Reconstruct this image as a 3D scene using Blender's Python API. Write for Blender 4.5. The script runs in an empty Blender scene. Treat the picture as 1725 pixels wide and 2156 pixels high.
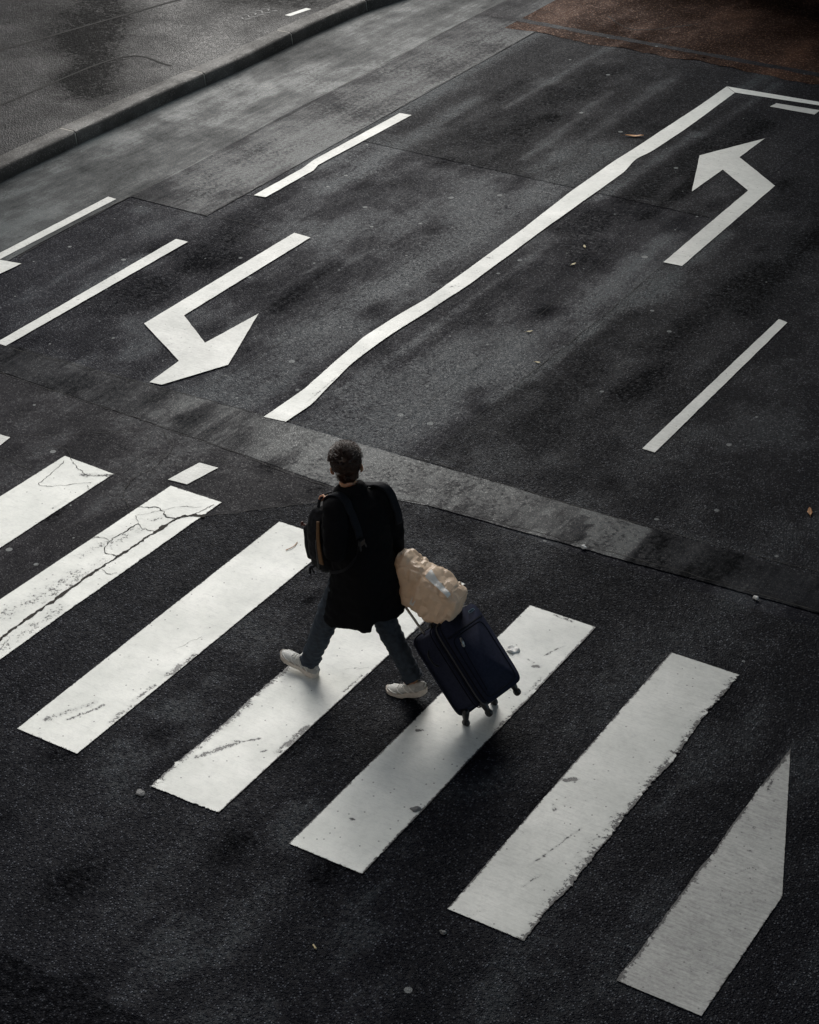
import bpy, bmesh, math, random
import numpy as np
from mathutils import Vector, Matrix, noise as mnoise
SC = bpy.context.scene
COL = SC.collection
random.seed(7)
rng = np.random.default_rng(11)
V = Vector

# ------------------------------------------------------------------ camera, sky, sun, exposure
CAM_R = V((0.85120048, 0.52483224, -0.00297787))
CAM_D = V((0.26947109, -0.44189719, -0.85563556))
CAM_F = V((-0.45038104, 0.72751495, -0.51757021))
cd = bpy.data.cameras.new('camera')
cam = bpy.data.objects.new('camera', cd)
COL.objects.link(cam)
m = Matrix.Identity(4)
for i in range(3):
    m[i][0] = CAM_R[i]; m[i][1] = -CAM_D[i]; m[i][2] = -CAM_F[i]
m[2][3] = 7.8
cam.matrix_world = m
cd.sensor_fit = 'VERTICAL'; cd.sensor_height = 24.0; cd.sensor_width = 24.0
cd.lens = 24.0 * 4223.57 / 2156.0
cd.clip_start = 0.1; cd.clip_end = 2000
SC.camera = cam

SUN_AZ_VEC = V((-0.47, 0.88, 0)).normalized()      # towards the sun, on the ground
SUN_EL = math.radians(36)
SUN_STRENGTH, SUN_ANGLE = 3.8, 54
SKY_STRENGTH = 0.09
EXPOSURE = 0.76
W = bpy.data.worlds.new('World'); SC.world = W; W.use_nodes = True
nt = W.node_tree; nt.nodes.clear()
sky = nt.nodes.new('ShaderNodeTexSky'); sky.sky_type = 'NISHITA'; sky.sun_disc = False
sky.sun_elevation = SUN_EL
sky.sun_rotation = math.atan2(SUN_AZ_VEC.x, SUN_AZ_VEC.y)
sky.dust_density = 0.8; sky.air_density = 1.0
hs = nt.nodes.new('ShaderNodeHueSaturation'); hs.inputs['Saturation'].default_value = 1.0; hs.inputs['Hue'].default_value = 0.485
bg = nt.nodes.new('ShaderNodeBackground'); bg.inputs['Strength'].default_value = SKY_STRENGTH
wo = nt.nodes.new('ShaderNodeOutputWorld')
nt.links.new(sky.outputs[0], hs.inputs['Color']); nt.links.new(hs.outputs[0], bg.inputs[0]); nt.links.new(bg.outputs[0], wo.inputs[0])
sd = bpy.data.lights.new('sun', 'SUN'); sd.energy = SUN_STRENGTH; sd.angle = math.radians(SUN_ANGLE); sd.color = (1.0, 0.968, 0.905)
sun = bpy.data.objects.new('sun', sd); COL.objects.link(sun)
sdir = SUN_AZ_VEC * math.cos(SUN_EL) + V((0, 0, math.sin(SUN_EL)))
sun.rotation_euler = sdir.to_track_quat('Z', 'Y').to_euler(); sun.location = sdir * 60
SC.view_settings.view_transform = 'Standard'; SC.view_settings.look = 'None'
SC.view_settings.exposure = EXPOSURE; SC.view_settings.gamma = 1.0

# ------------------------------------------------------------------ helpers: noise, tags, meshes
def _hash(ix, iy, s):
    h = np.sin(ix * 127.1 + iy * 311.7 + s * 74.7) * 43758.5453
    return h - np.floor(h)
def vnoise(x, y, s=0):
    x = np.asarray(x, float); y = np.asarray(y, float)
    ix, iy = np.floor(x), np.floor(y); fx, fy = x - ix, y - iy
    fx = fx * fx * (3 - 2 * fx); fy = fy * fy * (3 - 2 * fy)
    a = _hash(ix, iy, s); b = _hash(ix + 1, iy, s); c = _hash(ix, iy + 1, s); d = _hash(ix + 1, iy + 1, s)
    return (a + (b - a) * fx) * (1 - fy) + (c + (d - c) * fx) * fy
def fbm(x, y, s=0, o=4):
    t = 0; a = 0.5; n = 0
    for i in range(o):
        t = t + a * vnoise(np.asarray(x) * 2 ** i, np.asarray(y) * 2 ** i, s + i * 3.1); n += a; a *= 0.5
    return t / n
def capsule(x, y, x0, y0, x1, y1):
    dx, dy = x1 - x0, y1 - y0
    t = np.clip(((x - x0) * dx + (y - y0) * dy) / (dx * dx + dy * dy + 1e-9), 0, 1)
    return np.hypot(x - x0 - t * dx, y - y0 - t * dy)

def tag(o, label=None, cat=None, group=None, kind=None):
    if label: o['label'] = label
    if cat: o['category'] = cat
    if group: o['group'] = group
    if kind: o['kind'] = kind
    return o
def link(name, me, mat=None, parent=None, origin=None, smooth=True):
    o = bpy.data.objects.new(name, me); COL.objects.link(o)
    if mat is not None:
        me.materials.clear(); me.materials.append(mat)
    if origin is not None:
        me.transform(Matrix.Translation(-V(origin)))
        if parent is None: o.location = origin
    if parent is not None: o.parent = parent
    if smooth and len(me.polygons):
        me.polygons.foreach_set('use_smooth', [True] * len(me.polygons))
    return o
def link_bm(name, bm, mat=None, parent=None, origin=None, smooth=True):
    bmesh.ops.recalc_face_normals(bm, faces=bm.faces)
    me = bpy.data.meshes.new(name); bm.to_mesh(me); bm.free()
    return link(name, me, mat, parent, origin, smooth)
def empty(name, loc):
    o = bpy.data.objects.new(name, None); COL.objects.link(o); o.location = loc; o.empty_display_size = 0.1
    return o
def edge_split(o, ang=35):
    md = o.modifiers.new('edges', 'EDGE_SPLIT'); md.split_angle = math.radians(ang)
    return o

def grid_mesh(name, P, attrs=None):
    """P: (n, m, 3) array of points; one quad sheet."""
    n, mm = P.shape[:2]
    me = bpy.data.meshes.new(name)
    idx = np.arange(n * mm).reshape(n, mm)
    q = np.stack([idx[:-1, :-1], idx[1:, :-1], idx[1:, 1:], idx[:-1, 1:]], -1).reshape(-1, 4)
    v1 = P[1, 0] - P[0, 0]; v2 = P[0, 1] - P[0, 0]
    if v1[0] * v2[1] - v1[1] * v2[0] < 0: q = q[:, ::-1]
    me.vertices.add(n * mm); me.vertices.foreach_set('co', P.reshape(-1))
    me.loops.add(q.size); me.loops.foreach_set('vertex_index', q.reshape(-1).astype(np.int32))
    me.polygons.add(len(q)); me.polygons.foreach_set('loop_start', np.arange(0, q.size, 4, dtype=np.int32))
    me.update(calc_edges=True)
    for k, a in (attrs or {}).items():
        at = me.attributes.new(k, 'FLOAT', 'POINT'); at.data.foreach_set('value', np.asarray(a, np.float32).reshape(-1))
    return me

def basis(d, ref=(0, 0, 1)):
    d = V(d).normalized(); ref = V(ref)
    if abs(d.dot(ref.normalized())) > 0.98: ref = V((1, 0, 0)) if abs(d.x) < 0.9 else V((0, 1, 0))
    a = ref.cross(d).normalized(); b = d.cross(a).normalized()
    return a, b
def skin_rings(bm, rings, caps=(True, True), closed=True):
    vs = [[bm.verts.new(p) for p in r] for r in rings]
    n = len(rings[0])
    for i in range(len(vs) - 1):
        for k in range(n if closed else n - 1):
            bm.faces.new((vs[i][k], vs[i][(k + 1) % n], vs[i + 1][(k + 1) % n], vs[i + 1][k]))
    for e, r in ((0, vs[0]), (1, vs[-1])):
        if caps[e] and closed:
            c = V((0, 0, 0))
            for v in r: c += v.co
            cv = bm.verts.new(c / n)
            for k in range(n):
                f = (cv, r[k], r[(k + 1) % n])
                bm.faces.new(f if e else f[::-1])
    return vs
def sup(c, A, B, a, b, n=2.0, N=24):
    """superellipse ring round c in the plane of unit vectors A, B"""
    out = []
    for k in range(N):
        t = 2 * math.pi * k / N; ct, st = math.cos(t), math.sin(t)
        out.append(V(c) + V(A) * (a * math.copysign(abs(ct) ** (2 / n), ct)) + V(B) * (b * math.copysign(abs(st) ** (2 / n), st)))
    return out
def tube(bm, pts, rad, N=10, round_caps=True, ref=(0, 0, 1), flat=1.0):
    """tapered tube along a polyline with rounded ends; rad = list of radii; flat = thickness ratio on the second axis"""
    pts = [V(p) for p in pts]
    if not hasattr(rad, '__len__'): rad = [rad] * len(pts)
    rings = []
    n = len(pts)
    pa = None
    for i, p in enumerate(pts):
        d = (pts[min(i + 1, n - 1)] - pts[max(i - 1, 0)]).normalized()
        if pa is None: a, b = basis(d, ref)
        else:
            a = (pa - d * pa.dot(d)).normalized(); b = d.cross(a)
        pa = a
        if round_caps and i == 0:
            for s in (0.95, 0.8, 0.45):
                q = math.sqrt(1 - s * s); rings.append(sup(p - d * rad[0] * s, a, b, rad[0] * q, rad[0] * q * flat, 2, N))
        rings.append(sup(p, a, b, rad[i], rad[i] * flat, 2, N))
        if round_caps and i == n - 1:
            for s in (0.45, 0.8, 0.95):
                q = math.sqrt(1 - s * s); rings.append(sup(p + d * rad[-1] * s, a, b, rad[-1] * q, rad[-1] * q * flat, 2, N))
    skin_rings(bm, rings)
def smooth_path(pts, k=5):
    """Catmull-Rom resampling"""
    pts = [V(p) for p in pts]; P = [pts[0] * 2 - pts[1]] + pts + [pts[-1] * 2 - pts[-2]]
    out = []
    for i in range(1, len(P) - 2):
        for j in range(k):
            t = j / k; a, b, c, d = P[i - 1], P[i], P[i + 1], P[i + 2]
            out.append(0.5 * ((2 * b) + (c - a) * t + (2 * a - 5 * b + 4 * c - d) * t * t + (3 * b - a - 3 * c + d) * t ** 3))
    out.append(pts[-1]); return out
def ell(bm, c, ax, ay, az, seg=20, rings=14):
    ax, ay, az = V(ax), V(ay), V(az); rr = []
    for i in range(1, rings):
        th = math.pi * i / rings; z, q = math.cos(th), math.sin(th)
        rr.append([V(c) + az * z + ax * (q * math.cos(2 * math.pi * k / seg)) + ay * (q * math.sin(2 * math.pi * k / seg)) for k in range(seg)])
    skin_rings(bm, rr)
def rbox(bm, c, A, B, Cc, a, b, h, n=6, N=32, e=0.02, k=4):
    """rounded box: superellipse section (a, b half sizes) swept along unit axis Cc over +-h with rounded ends of radius e"""
    rings = []
    for i in range(k + 1):
        t = math.pi / 2 * i / k; rings.append((-h + e - e * math.cos(t), e - e * math.sin(t)))
    rings = [(-h + e * (1 - math.sin(math.pi / 2 * i / k)), e * (1 - math.cos(math.pi / 2 * (1 - i / k)))) for i in range(k, -1, -1)]
    rings += [(h - e * (1 - math.sin(math.pi / 2 * i / k)), e * (1 - math.cos(math.pi / 2 * (1 - i / k))))
              for i in range(0, k + 1)]
    rr = []
    for z, ins in rings:
        rr.append(sup(V(c) + V(Cc) * z, A, B, a - ins, b - ins, n, N))
    skin_rings(bm, rr)
def box(bm, c, A, B, Cc, a, b, h):
    vs = [bm.verts.new(V(c) + V(A) * (sx * a) + V(B) * (sy * b) + V(Cc) * (sz * h)) for sx in (-1, 1) for sy in (-1, 1) for sz in (-1, 1)]
    for f in ((0, 1, 3, 2), (4, 6, 7, 5), (0, 4, 5, 1), (2, 3, 7, 6), (0, 2, 6, 4), (1, 5, 7, 3)):
        bm.faces.new([vs[i] for i in f])
def fuse(bm, voxel, smooth=4, fac=0.5):
    """overlapping closed shapes -> one continuous surface"""
    bmesh.ops.recalc_face_normals(bm, faces=bm.faces)
    me = bpy.data.meshes.new('fuse'); bm.to_mesh(me); bm.free()
    o = bpy.data.objects.new('fuse', me); COL.objects.link(o)
    md = o.modifiers.new('r', 'REMESH'); md.mode = 'VOXEL'; md.voxel_size = voxel
    if smooth:
        s = o.modifiers.new('s', 'SMOOTH'); s.iterations = smooth; s.factor = fac
    dg = bpy.context.evaluated_depsgraph_get(); dg.update()
    out = bpy.data.meshes.new_from_object(o.evaluated_get(dg))
    bpy.data.objects.remove(o); bpy.data.meshes.remove(me)
    return out
def displace(me, fn):
    n = len(me.vertices)
    co = np.empty(n * 3); me.vertices.foreach_get('co', co); co = co.reshape(-1, 3)
    no = np.empty(n * 3); me.vertices.foreach_get('normal', no); no = no.reshape(-1, 3)
    d = np.array([fn(co[i], no[i]) for i in range(n)])
    if d.ndim == 1: co += no * d[:, None]
    else: co += d
    me.vertices.foreach_set('co', co.reshape(-1)); me.update()

# ------------------------------------------------------------------ materials
def new_mat(name):
    m_ = bpy.data.materials.new(name); m_.use_nodes = True
    t = m_.node_tree; b = t.nodes['Principled BSDF']
    return m_, t, b
def N(t, typ, **kw):
    n = t.nodes.new(typ)
    for k, v in kw.items(): setattr(n, k, v)
    return n
def L(t, a, b): t.links.new(a, b)
def mathn(t, op, a, b=None, clamp=False):
    n = N(t, 'ShaderNodeMath', operation=op, use_clamp=clamp)
    for i, v in enumerate((a, b)):
        if v is None: continue
        if hasattr(v, 'is_linked') or hasattr(v, 'links'): L(t, v, n.inputs[i])
        else: n.inputs[i].default_value = v
    return n.outputs[0]
def mixc(t, f, a, b):
    n = N(t, 'ShaderNodeMix', data_type='RGBA')
    for s, v in ((0, f), (6, a), (7, b)):
        if hasattr(v, 'links'): L(t, v, n.inputs[s])
        elif s == 0: n.inputs[0].default_value = v
        else: n.inputs[s].default_value = (*v, 1)
    return n.outputs[2]
def mapr(t, v, a, b, c, d, smooth=False):
    n = N(t, 'ShaderNodeMapRange'); L(t, v, n.inputs[0])
    if smooth: n.interpolation_type = 'SMOOTHSTEP'
    for i, x in enumerate((a, b, c, d)): n.inputs[i + 1].default_value = x
    return n.outputs[0]
def tex_noise(t, co, scale, detail=4, rough=0.55):
    n = N(t, 'ShaderNodeTexNoise'); L(t, co, n.inputs['Vector'])
    n.inputs['Scale'].default_value = scale; n.inputs['Detail'].default_value = detail; n.inputs['Roughness'].default_value = rough
    return n.outputs['Fac']
def coords(t, scale=None):
    c = N(t, 'ShaderNodeNewGeometry').outputs['Position']
    if scale:
        mp = N(t, 'ShaderNodeMapping'); L(t, c, mp.inputs['Vector']); mp.inputs['Scale'].default_value = scale; c = mp.outputs[0]
    return c

def asphalt(name, dark, chip, cell=70, bump=0.5, rough=(0.5, 0.75), chip_lo=0.62, streak=0.35, spec=0.5, gum=0.0, blotch=0.3, worn=None):
    m_, t, b = new_mat(name)
    co = coords(t)
    vo = N(t, 'ShaderNodeTexVoronoi'); L(t, co, vo.inputs['Vector']); vo.inputs['Scale'].default_value = cell
    sep = N(t, 'ShaderNodeSeparateColor'); L(t, vo.outputs['Color'], sep.inputs[0])
    st = mapr(t, sep.outputs[0], chip_lo, 1.0, 0, 1)
    body = mapr(t, vo.outputs['Distance'], 0.0, 0.55, 1, 0)
    st = mathn(t, 'MULTIPLY', st, body)
    col = mixc(t, st, dark, chip)
    # broad wear: blotches, traffic streaks along the road; mapped tone also carries painted shade and reflections
    big = tex_noise(t, co, 0.9, 5, 0.6)
    stx = tex_noise(t, coords(t, (3.2, 0.28, 1)), 1.0, 6, 0.65)
    med = tex_noise(t, co, 7, 4, 0.6)
    at = N(t, 'ShaderNodeAttribute', attribute_name='tone').outputs['Fac']
    f = mathn(t, 'ADD', mathn(t, 'MULTIPLY', mathn(t, 'SUBTRACT', big, 0.5), blotch * 3), mathn(t, 'MULTIPLY', mathn(t, 'SUBTRACT', stx, 0.5), streak * 3))
    f = mathn(t, 'ADD', f, mathn(t, 'MULTIPLY', mathn(t, 'SUBTRACT', med, 0.5), 0.7))
    grn = mapr(t, tex_noise(t, co, 24, 5, 0.75), 0.36, 0.64, 0.1, 1.9)
    f = mathn(t, 'ADD', f, mathn(t, 'MULTIPLY', at, grn))
    f = mathn(t, 'ADD', f, mathn(t, 'MULTIPLY', mathn(t, 'SUBTRACT', tex_noise(t, coords(t, (22, 2.2, 1)), 1.0, 5, 0.7), 0.5), streak * 2.0))
    f = mathn(t, 'MAXIMUM', f, mathn(t, 'MULTIPLY', f, 0.7))
    mul = mathn(t, 'MAXIMUM', mathn(t, 'ADD', f, 1.0), 0.3)
    vm = N(t, 'ShaderNodeVectorMath', operation='SCALE'); L(t, col, vm.inputs[0]); L(t, mul, vm.inputs['Scale'])
    col = vm.outputs[0]
    # polished ground turns a little grey-green
    pol = mapr(t, f, 0.1, 1.0, 0, 0.55)
    col = mixc(t, pol, col, worn or (0.036, 0.048, 0.053))
    if gum:
        g = N(t, 'ShaderNodeTexVoronoi', voronoi_dimensions='2D'); L(t, co, g.inputs['Vector']); g.inputs['Scale'].default_value = 3.1
        gs = N(t, 'ShaderNodeSeparateColor'); L(t, g.outputs['Color'], gs.inputs[0])
        rad = mapr(t, mathn(t, 'POWER', gs.outputs[1], 2.5), 0, 1, 0.025, 0.10)
        gm = mathn(t, 'MULTIPLY', mathn(t, 'LESS_THAN', g.outputs['Distance'], rad), mathn(t, 'LESS_THAN', gs.outputs[0], gum))
        col = mixc(t, mathn(t, 'MULTIPLY', gm, 0.75), col, (0.22, 0.23, 0.23))
    L(t, col, b.inputs['Base Color'])
    rr = mapr(t, f, -0.8, 0.9, rough[1] + 0.12, rough[0] + 0.06)
    rr = mathn(t, 'ADD', rr, mathn(t, 'MULTIPLY', mathn(t, 'SUBTRACT', sep.outputs[1], 0.5), 0.15))
    L(t, rr, b.inputs['Roughness']); L(t, mathn(t, 'MULTIPLY', mapr(t, st, 0, 1, spec, spec + 0.5), mathn(t, 'MINIMUM', mul, 1.3)), b.inputs['Specular IOR Level'])
    bp = N(t, 'ShaderNodeBump'); bp.inputs['Strength'].default_value = bump; bp.inputs['Distance'].default_value = 0.006
    hh = mathn(t, 'ADD', body, mathn(t, 'MULTIPLY', sep.outputs[2], 0.9))
    hh = mathn(t, 'ADD', hh, mathn(t, 'MULTIPLY', tex_noise(t, co, 30, 3), 0.8))
    L(t, hh, bp.inputs['Height']); L(t, bp.outputs[0], b.inputs['Normal'])
    return m_

M = {}
M['lane'] = asphalt('lane_asphalt', (0.0042, 0.0047, 0.0096), (0.045, 0.052, 0.073), 70, 0.55, (0.42, 0.66), 0.6, 0.45, 0.05, 0.30, 0.7)
M['coarse'] = asphalt('coarse_asphalt', (0.0028, 0.0034, 0.0066), (0.074, 0.083, 0.108), 66, 1.0, (0.45, 0.66), 0.60, 0.15, 0.06, 0.06, 0.3)
M['smooth'] = asphalt('smooth_asphalt', (0.0056, 0.0053, 0.0088), (0.024, 0.024, 0.031), 80, 0.2, (0.45, 0.68), 0.6, 0.25, 0.07, 0.15, 0.45)
M['trench'] = asphalt('trench_asphalt', (0.0056, 0.0068, 0.0105), (0.014, 0.016, 0.021), 110, 0.12, (0.36, 0.62), 0.6, 0.7, 0.05, 0.0, 0.9, (0.044, 0.055, 0.055))
M['gutter'] = asphalt('gutter_concrete', (0.015, 0.020, 0.023), (0.030, 0.035, 0.036), 110, 0.1, (0.34, 0.6), 0.5, 0.55, 0.12, 0.0, 0.9, (0.050, 0.063, 0.064))
M['pavement'] = asphalt('damp_pavement', (0.010, 0.0095, 0.0110), (0.050, 0.047, 0.048), 52, 0.9, (0.28, 0.55), 0.5, 0.1, 0.11, 0.0, 0.9, (0.055, 0.054, 0.050))
M['brown'] = asphalt('brown_asphalt', (0.026, 0.010, 0.005), (0.26, 0.11, 0.040), 48, 1.0, (0.5, 0.75), 0.55, 0.1, 0.04, 0.0, 1.2, (0.075, 0.030, 0.013))  # warm low-sun glow is put into this asphalt's colour
M['granite'] = asphalt('kerb_granite', (0.055, 0.052, 0.049), (0.17, 0.16, 0.15), 60, 0.3, (0.45, 0.7), 0.4, 0.3, 0.2, 0.0, 0.9, (0.14, 0.14, 0.13))

def paint_mat():
    m_, t, b = new_mat('road_paint')
    co = coords(t)
    w = N(t, 'ShaderNodeAttribute', attribute_name='wear').outputs['Fac']
    n1 = tex_noise(t, co, 55, 5, 0.7); n2 = tex_noise(t, co, 2.2, 5, 0.6); n3 = tex_noise(t, co, 14, 5, 0.65)
    scr = tex_noise(t, coords(t, (9, 60, 1)), 1.0, 4, 0.7)
    # chipped away down to the asphalt
    s = mathn(t, 'ADD', mathn(t, 'ADD', w, mathn(t, 'MULTIPLY', mathn(t, 'SUBTRACT', n1, 0.5), 1.7)), mathn(t, 'MULTIPLY', mathn(t, 'SUBTRACT', n3, 0.5), 1.1))
    hole = mapr(t, s, 0.43, 0.56, 0, 1)
    fine = tex_noise(t, co, 190, 2, 0.7)
    clean = mixc(t, mapr(t, n2, 0.3, 0.75, 0, 1), (0.79, 0.795, 0.75), (0.62, 0.635, 0.595))
    dirt = mapr(t, mathn(t, 'ADD', mathn(t, 'MULTIPLY', n3, 0.6), mathn(t, 'MULTIPLY', n1, 0.5)), 0.5, 0.85, 0, 0.45)
    dirt = mathn(t, 'ADD', dirt, mapr(t, scr, 0.52, 0.8, 0, 0.34))
    dirt = mathn(t, 'ADD', dirt, mapr(t, w, 0.05, 0.45, 0, 0.35), True)
    c = mixc(t, dirt, clean, (0.36, 0.37, 0.355))
    gr = N(t, 'ShaderNodeAttribute', attribute_name='grime').outputs['Fac']
    c = mixc(t, mathn(t, 'MULTIPLY', gr, mapr(t, mathn(t, 'ADD', mathn(t, 'MULTIPLY', scr, 0.6), mathn(t, 'MULTIPLY', n1, 0.4)), 0.35, 0.6, 0.6, 1.25), True), c, (0.20, 0.195, 0.19))
    fl = N(t, 'ShaderNodeTexVoronoi', voronoi_dimensions='2D'); L(t, co, fl.inputs['Vector']); fl.inputs['Scale'].default_value = 28
    fs = N(t, 'ShaderNodeSeparateColor'); L(t, fl.outputs['Color'], fs.inputs[0])
    fk = mathn(t, 'MULTIPLY', mathn(t, 'LESS_THAN', fl.outputs['Distance'], 0.16), mathn(t, 'LESS_THAN', fs.outputs[0], 0.03))
    c = mixc(t, mathn(t, 'MULTIPLY', fk, 0.75), c, (0.09, 0.088, 0.085))
    c = mixc(t, mapr(t, fine, 0.5, 0.75, 0, 0.3), c, (0.40, 0.41, 0.40))
    c = mixc(t, hole, c, (0.03, 0.03, 0.032))
    L(t, c, b.inputs['Base Color'])
    L(t, mapr(t, n2, 0.2, 0.8, 0.42, 0.62), b.inputs['Roughness'])
    bp = N(t, 'ShaderNodeBump'); bp.inputs['Strength'].default_value = 0.35; bp.inputs['Distance'].default_value = 0.004
    hh = mathn(t, 'SUBTRACT', mathn(t, 'ADD', mathn(t, 'MULTIPLY', n1, 0.8), mathn(t, 'MULTIPLY', scr, 0.5)), mathn(t, 'MULTIPLY', hole, 1.0))
    L(t, hh, bp.inputs['Height']); L(t, bp.outputs[0], b.inputs['Normal'])
    return m_
M['paint'] = paint_mat()

def simple(name, col, rough=0.6, var=0.25, scale=20, bump=0.0, bscale=60, spec=0.5, metallic=0.0, sheen=0.0, sss=0.0, stretch=None):
    m_, t, b = new_mat(name)
    co = coords(t, stretch)
    n = tex_noise(t, co, scale, 5, 0.6)
    lo = tuple(c * (1 - var) for c in col); hi = tuple(min(1, c * (1 + var)) for c in col)
    L(t, mixc(t, mapr(t, n, 0.3, 0.7, 0, 1), lo, hi), b.inputs['Base Color'])
    b.inputs['Roughness'].default_value = rough; b.inputs['Specular IOR Level'].default_value = spec
    b.inputs['Metallic'].default_value = metallic
    if sheen: b.inputs['Sheen Weight'].default_value = sheen; b.inputs['Sheen Roughness'].default_value = 0.4
    if sss:
        b.inputs['Subsurface Weight'].default_value = sss; b.inputs['Subsurface Radius'].default_value = (0.012, 0.004, 0.002)
        b.inputs['Subsurface Scale'].default_value = 1.0
    if bump:
        bp = N(t, 'ShaderNodeBump'); bp.inputs['Strength'].default_value = bump; bp.inputs['Distance'].default_value = 0.003
        L(t, tex_noise(t, co, bscale, 4, 0.6), bp.inputs['Height']); L(t, bp.outputs[0], b.inputs['Normal'])
    return m_
M['crack'] = simple('crack_dirt', (0.010, 0.009, 0.008), 0.9, 0.4, 30)
M['groove'] = simple('groove_dirt', (0.016, 0.012, 0.009), 0.9, 0.5, 25)
M['coat'] = simple('black_wool', (0.004, 0.004, 0.005), 0.9, 0.3, 60, 0.3, 400, 0.12)
M['skin'] = simple('skin', (0.52, 0.29, 0.19), 0.5, 0.1, 40, 0.1, 200, 0.4, sss=0.4)
M['hair'] = simple('dark_brown_hair', (0.024, 0.008, 0.003), 0.32, 0.4, 90, spec=0.5)
M['denim'] = simple('indigo_denim', (0.030, 0.040, 0.055), 0.8, 0.35, 26, 0.35, 300, 0.3)
M['shoe_mesh'] = simple('silver_shoe_mesh', (0.52, 0.52, 0.50), 0.55, 0.12, 120, 0.4, 500, 0.5)
M['shoe_panel'] = simple('white_shoe_panel', (0.74, 0.73, 0.70), 0.4, 0.08, 50, 0.1, 200)
M['shoe_grey'] = simple('grey_shoe_fabric', (0.36, 0.36, 0.35), 0.6, 0.15, 90, 0.4, 400)
M['sole'] = simple('cream_rubber', (0.66, 0.60, 0.54), 0.6, 0.12, 60)
M['pack'] = simple('black_nylon', (0.006, 0.006, 0.008), 0.7, 0.3, 60, 0.3, 350, 0.2)
M['strap'] = simple('charcoal_webbing', (0.006, 0.007, 0.011), 0.75, 0.3, 60, 0.4, 500, 0.2)
M['tan'] = simple('tan_webbing', (0.13, 0.065, 0.022), 0.7, 0.25, 40, 0.4, 400)  # warm light on the pack's edge, put into the colour
M['clip'] = simple('dark_red_plastic', (0.06, 0.012, 0.006), 0.4, 0.2, 40)
M['zip'] = simple('grey_zip', (0.05, 0.05, 0.052), 0.45, 0.2, 80)
M['navy'] = simple('navy_fabric', (0.019, 0.022, 0.041), 0.9, 0.22, 50, 0.35, 600, 0.12)
M['navy_dark'] = simple('navy_trim', (0.005, 0.006, 0.012), 0.8, 0.25, 50, 0.3, 500, 0.15)
M['black_plastic'] = simple('black_plastic', (0.010, 0.010, 0.011), 0.4, 0.2, 30)
M['steel'] = simple('brushed_steel', (0.42, 0.40, 0.37), 0.32, 0.1, 60, metallic=1.0)
M['tag'] = simple('pale_blue_tag', (0.30, 0.40, 0.46), 0.5, 0.1, 40)
M['kraft'] = simple('kraft_paper', (0.80, 0.62, 0.46), 0.45, 0.12, 9, 0.4, 38, 0.5)
_t2 = M['kraft'].node_tree; _b2 = _t2.nodes['Principled BSDF']; _o2 = _t2.nodes['Material Output']
_tr = N(_t2, 'ShaderNodeBsdfTranslucent'); _tr.inputs['Color'].default_value = (0.95, 0.70, 0.47, 1)
_mx = N(_t2, 'ShaderNodeMixShader'); _mx.inputs[0].default_value = 0.18
L(_t2, _b2.outputs[0], _mx.inputs[1]); L(_t2, _tr.outputs[0], _mx.inputs[2]); L(_t2, _mx.outputs[0], _o2.inputs[0])
M['kraft_in'] = simple('kraft_paper_inside', (0.40, 0.25, 0.14), 0.8, 0.16, 12, 0.4, 40, 0.3)
M['white_paper'] = simple('white_paper', (0.82, 0.81, 0.78), 0.5, 0.05, 20, 0.3, 40)
M['leaf'] = simple('dry_leaf', (0.36, 0.15, 0.03), 0.6, 0.35, 40)
M['leaf_pale'] = simple('pale_leaf', (0.50, 0.42, 0.24), 0.6, 0.3, 40)
M['stone'] = simple('grey_pebble', (0.15, 0.15, 0.15), 0.7, 0.2, 40, 0.4, 80)
M['render_wall'] = simple('grey_render', (0.30, 0.28, 0.26), 0.9, 0.12, 1.5, 0.2, 20)
M['mortar'] = simple('pale_mortar', (0.34, 0.32, 0.29), 0.9, 0.3, 40)
M['glass'] = simple('window_glass', (0.02, 0.022, 0.025), 0.06, 0.2, 2)

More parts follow.
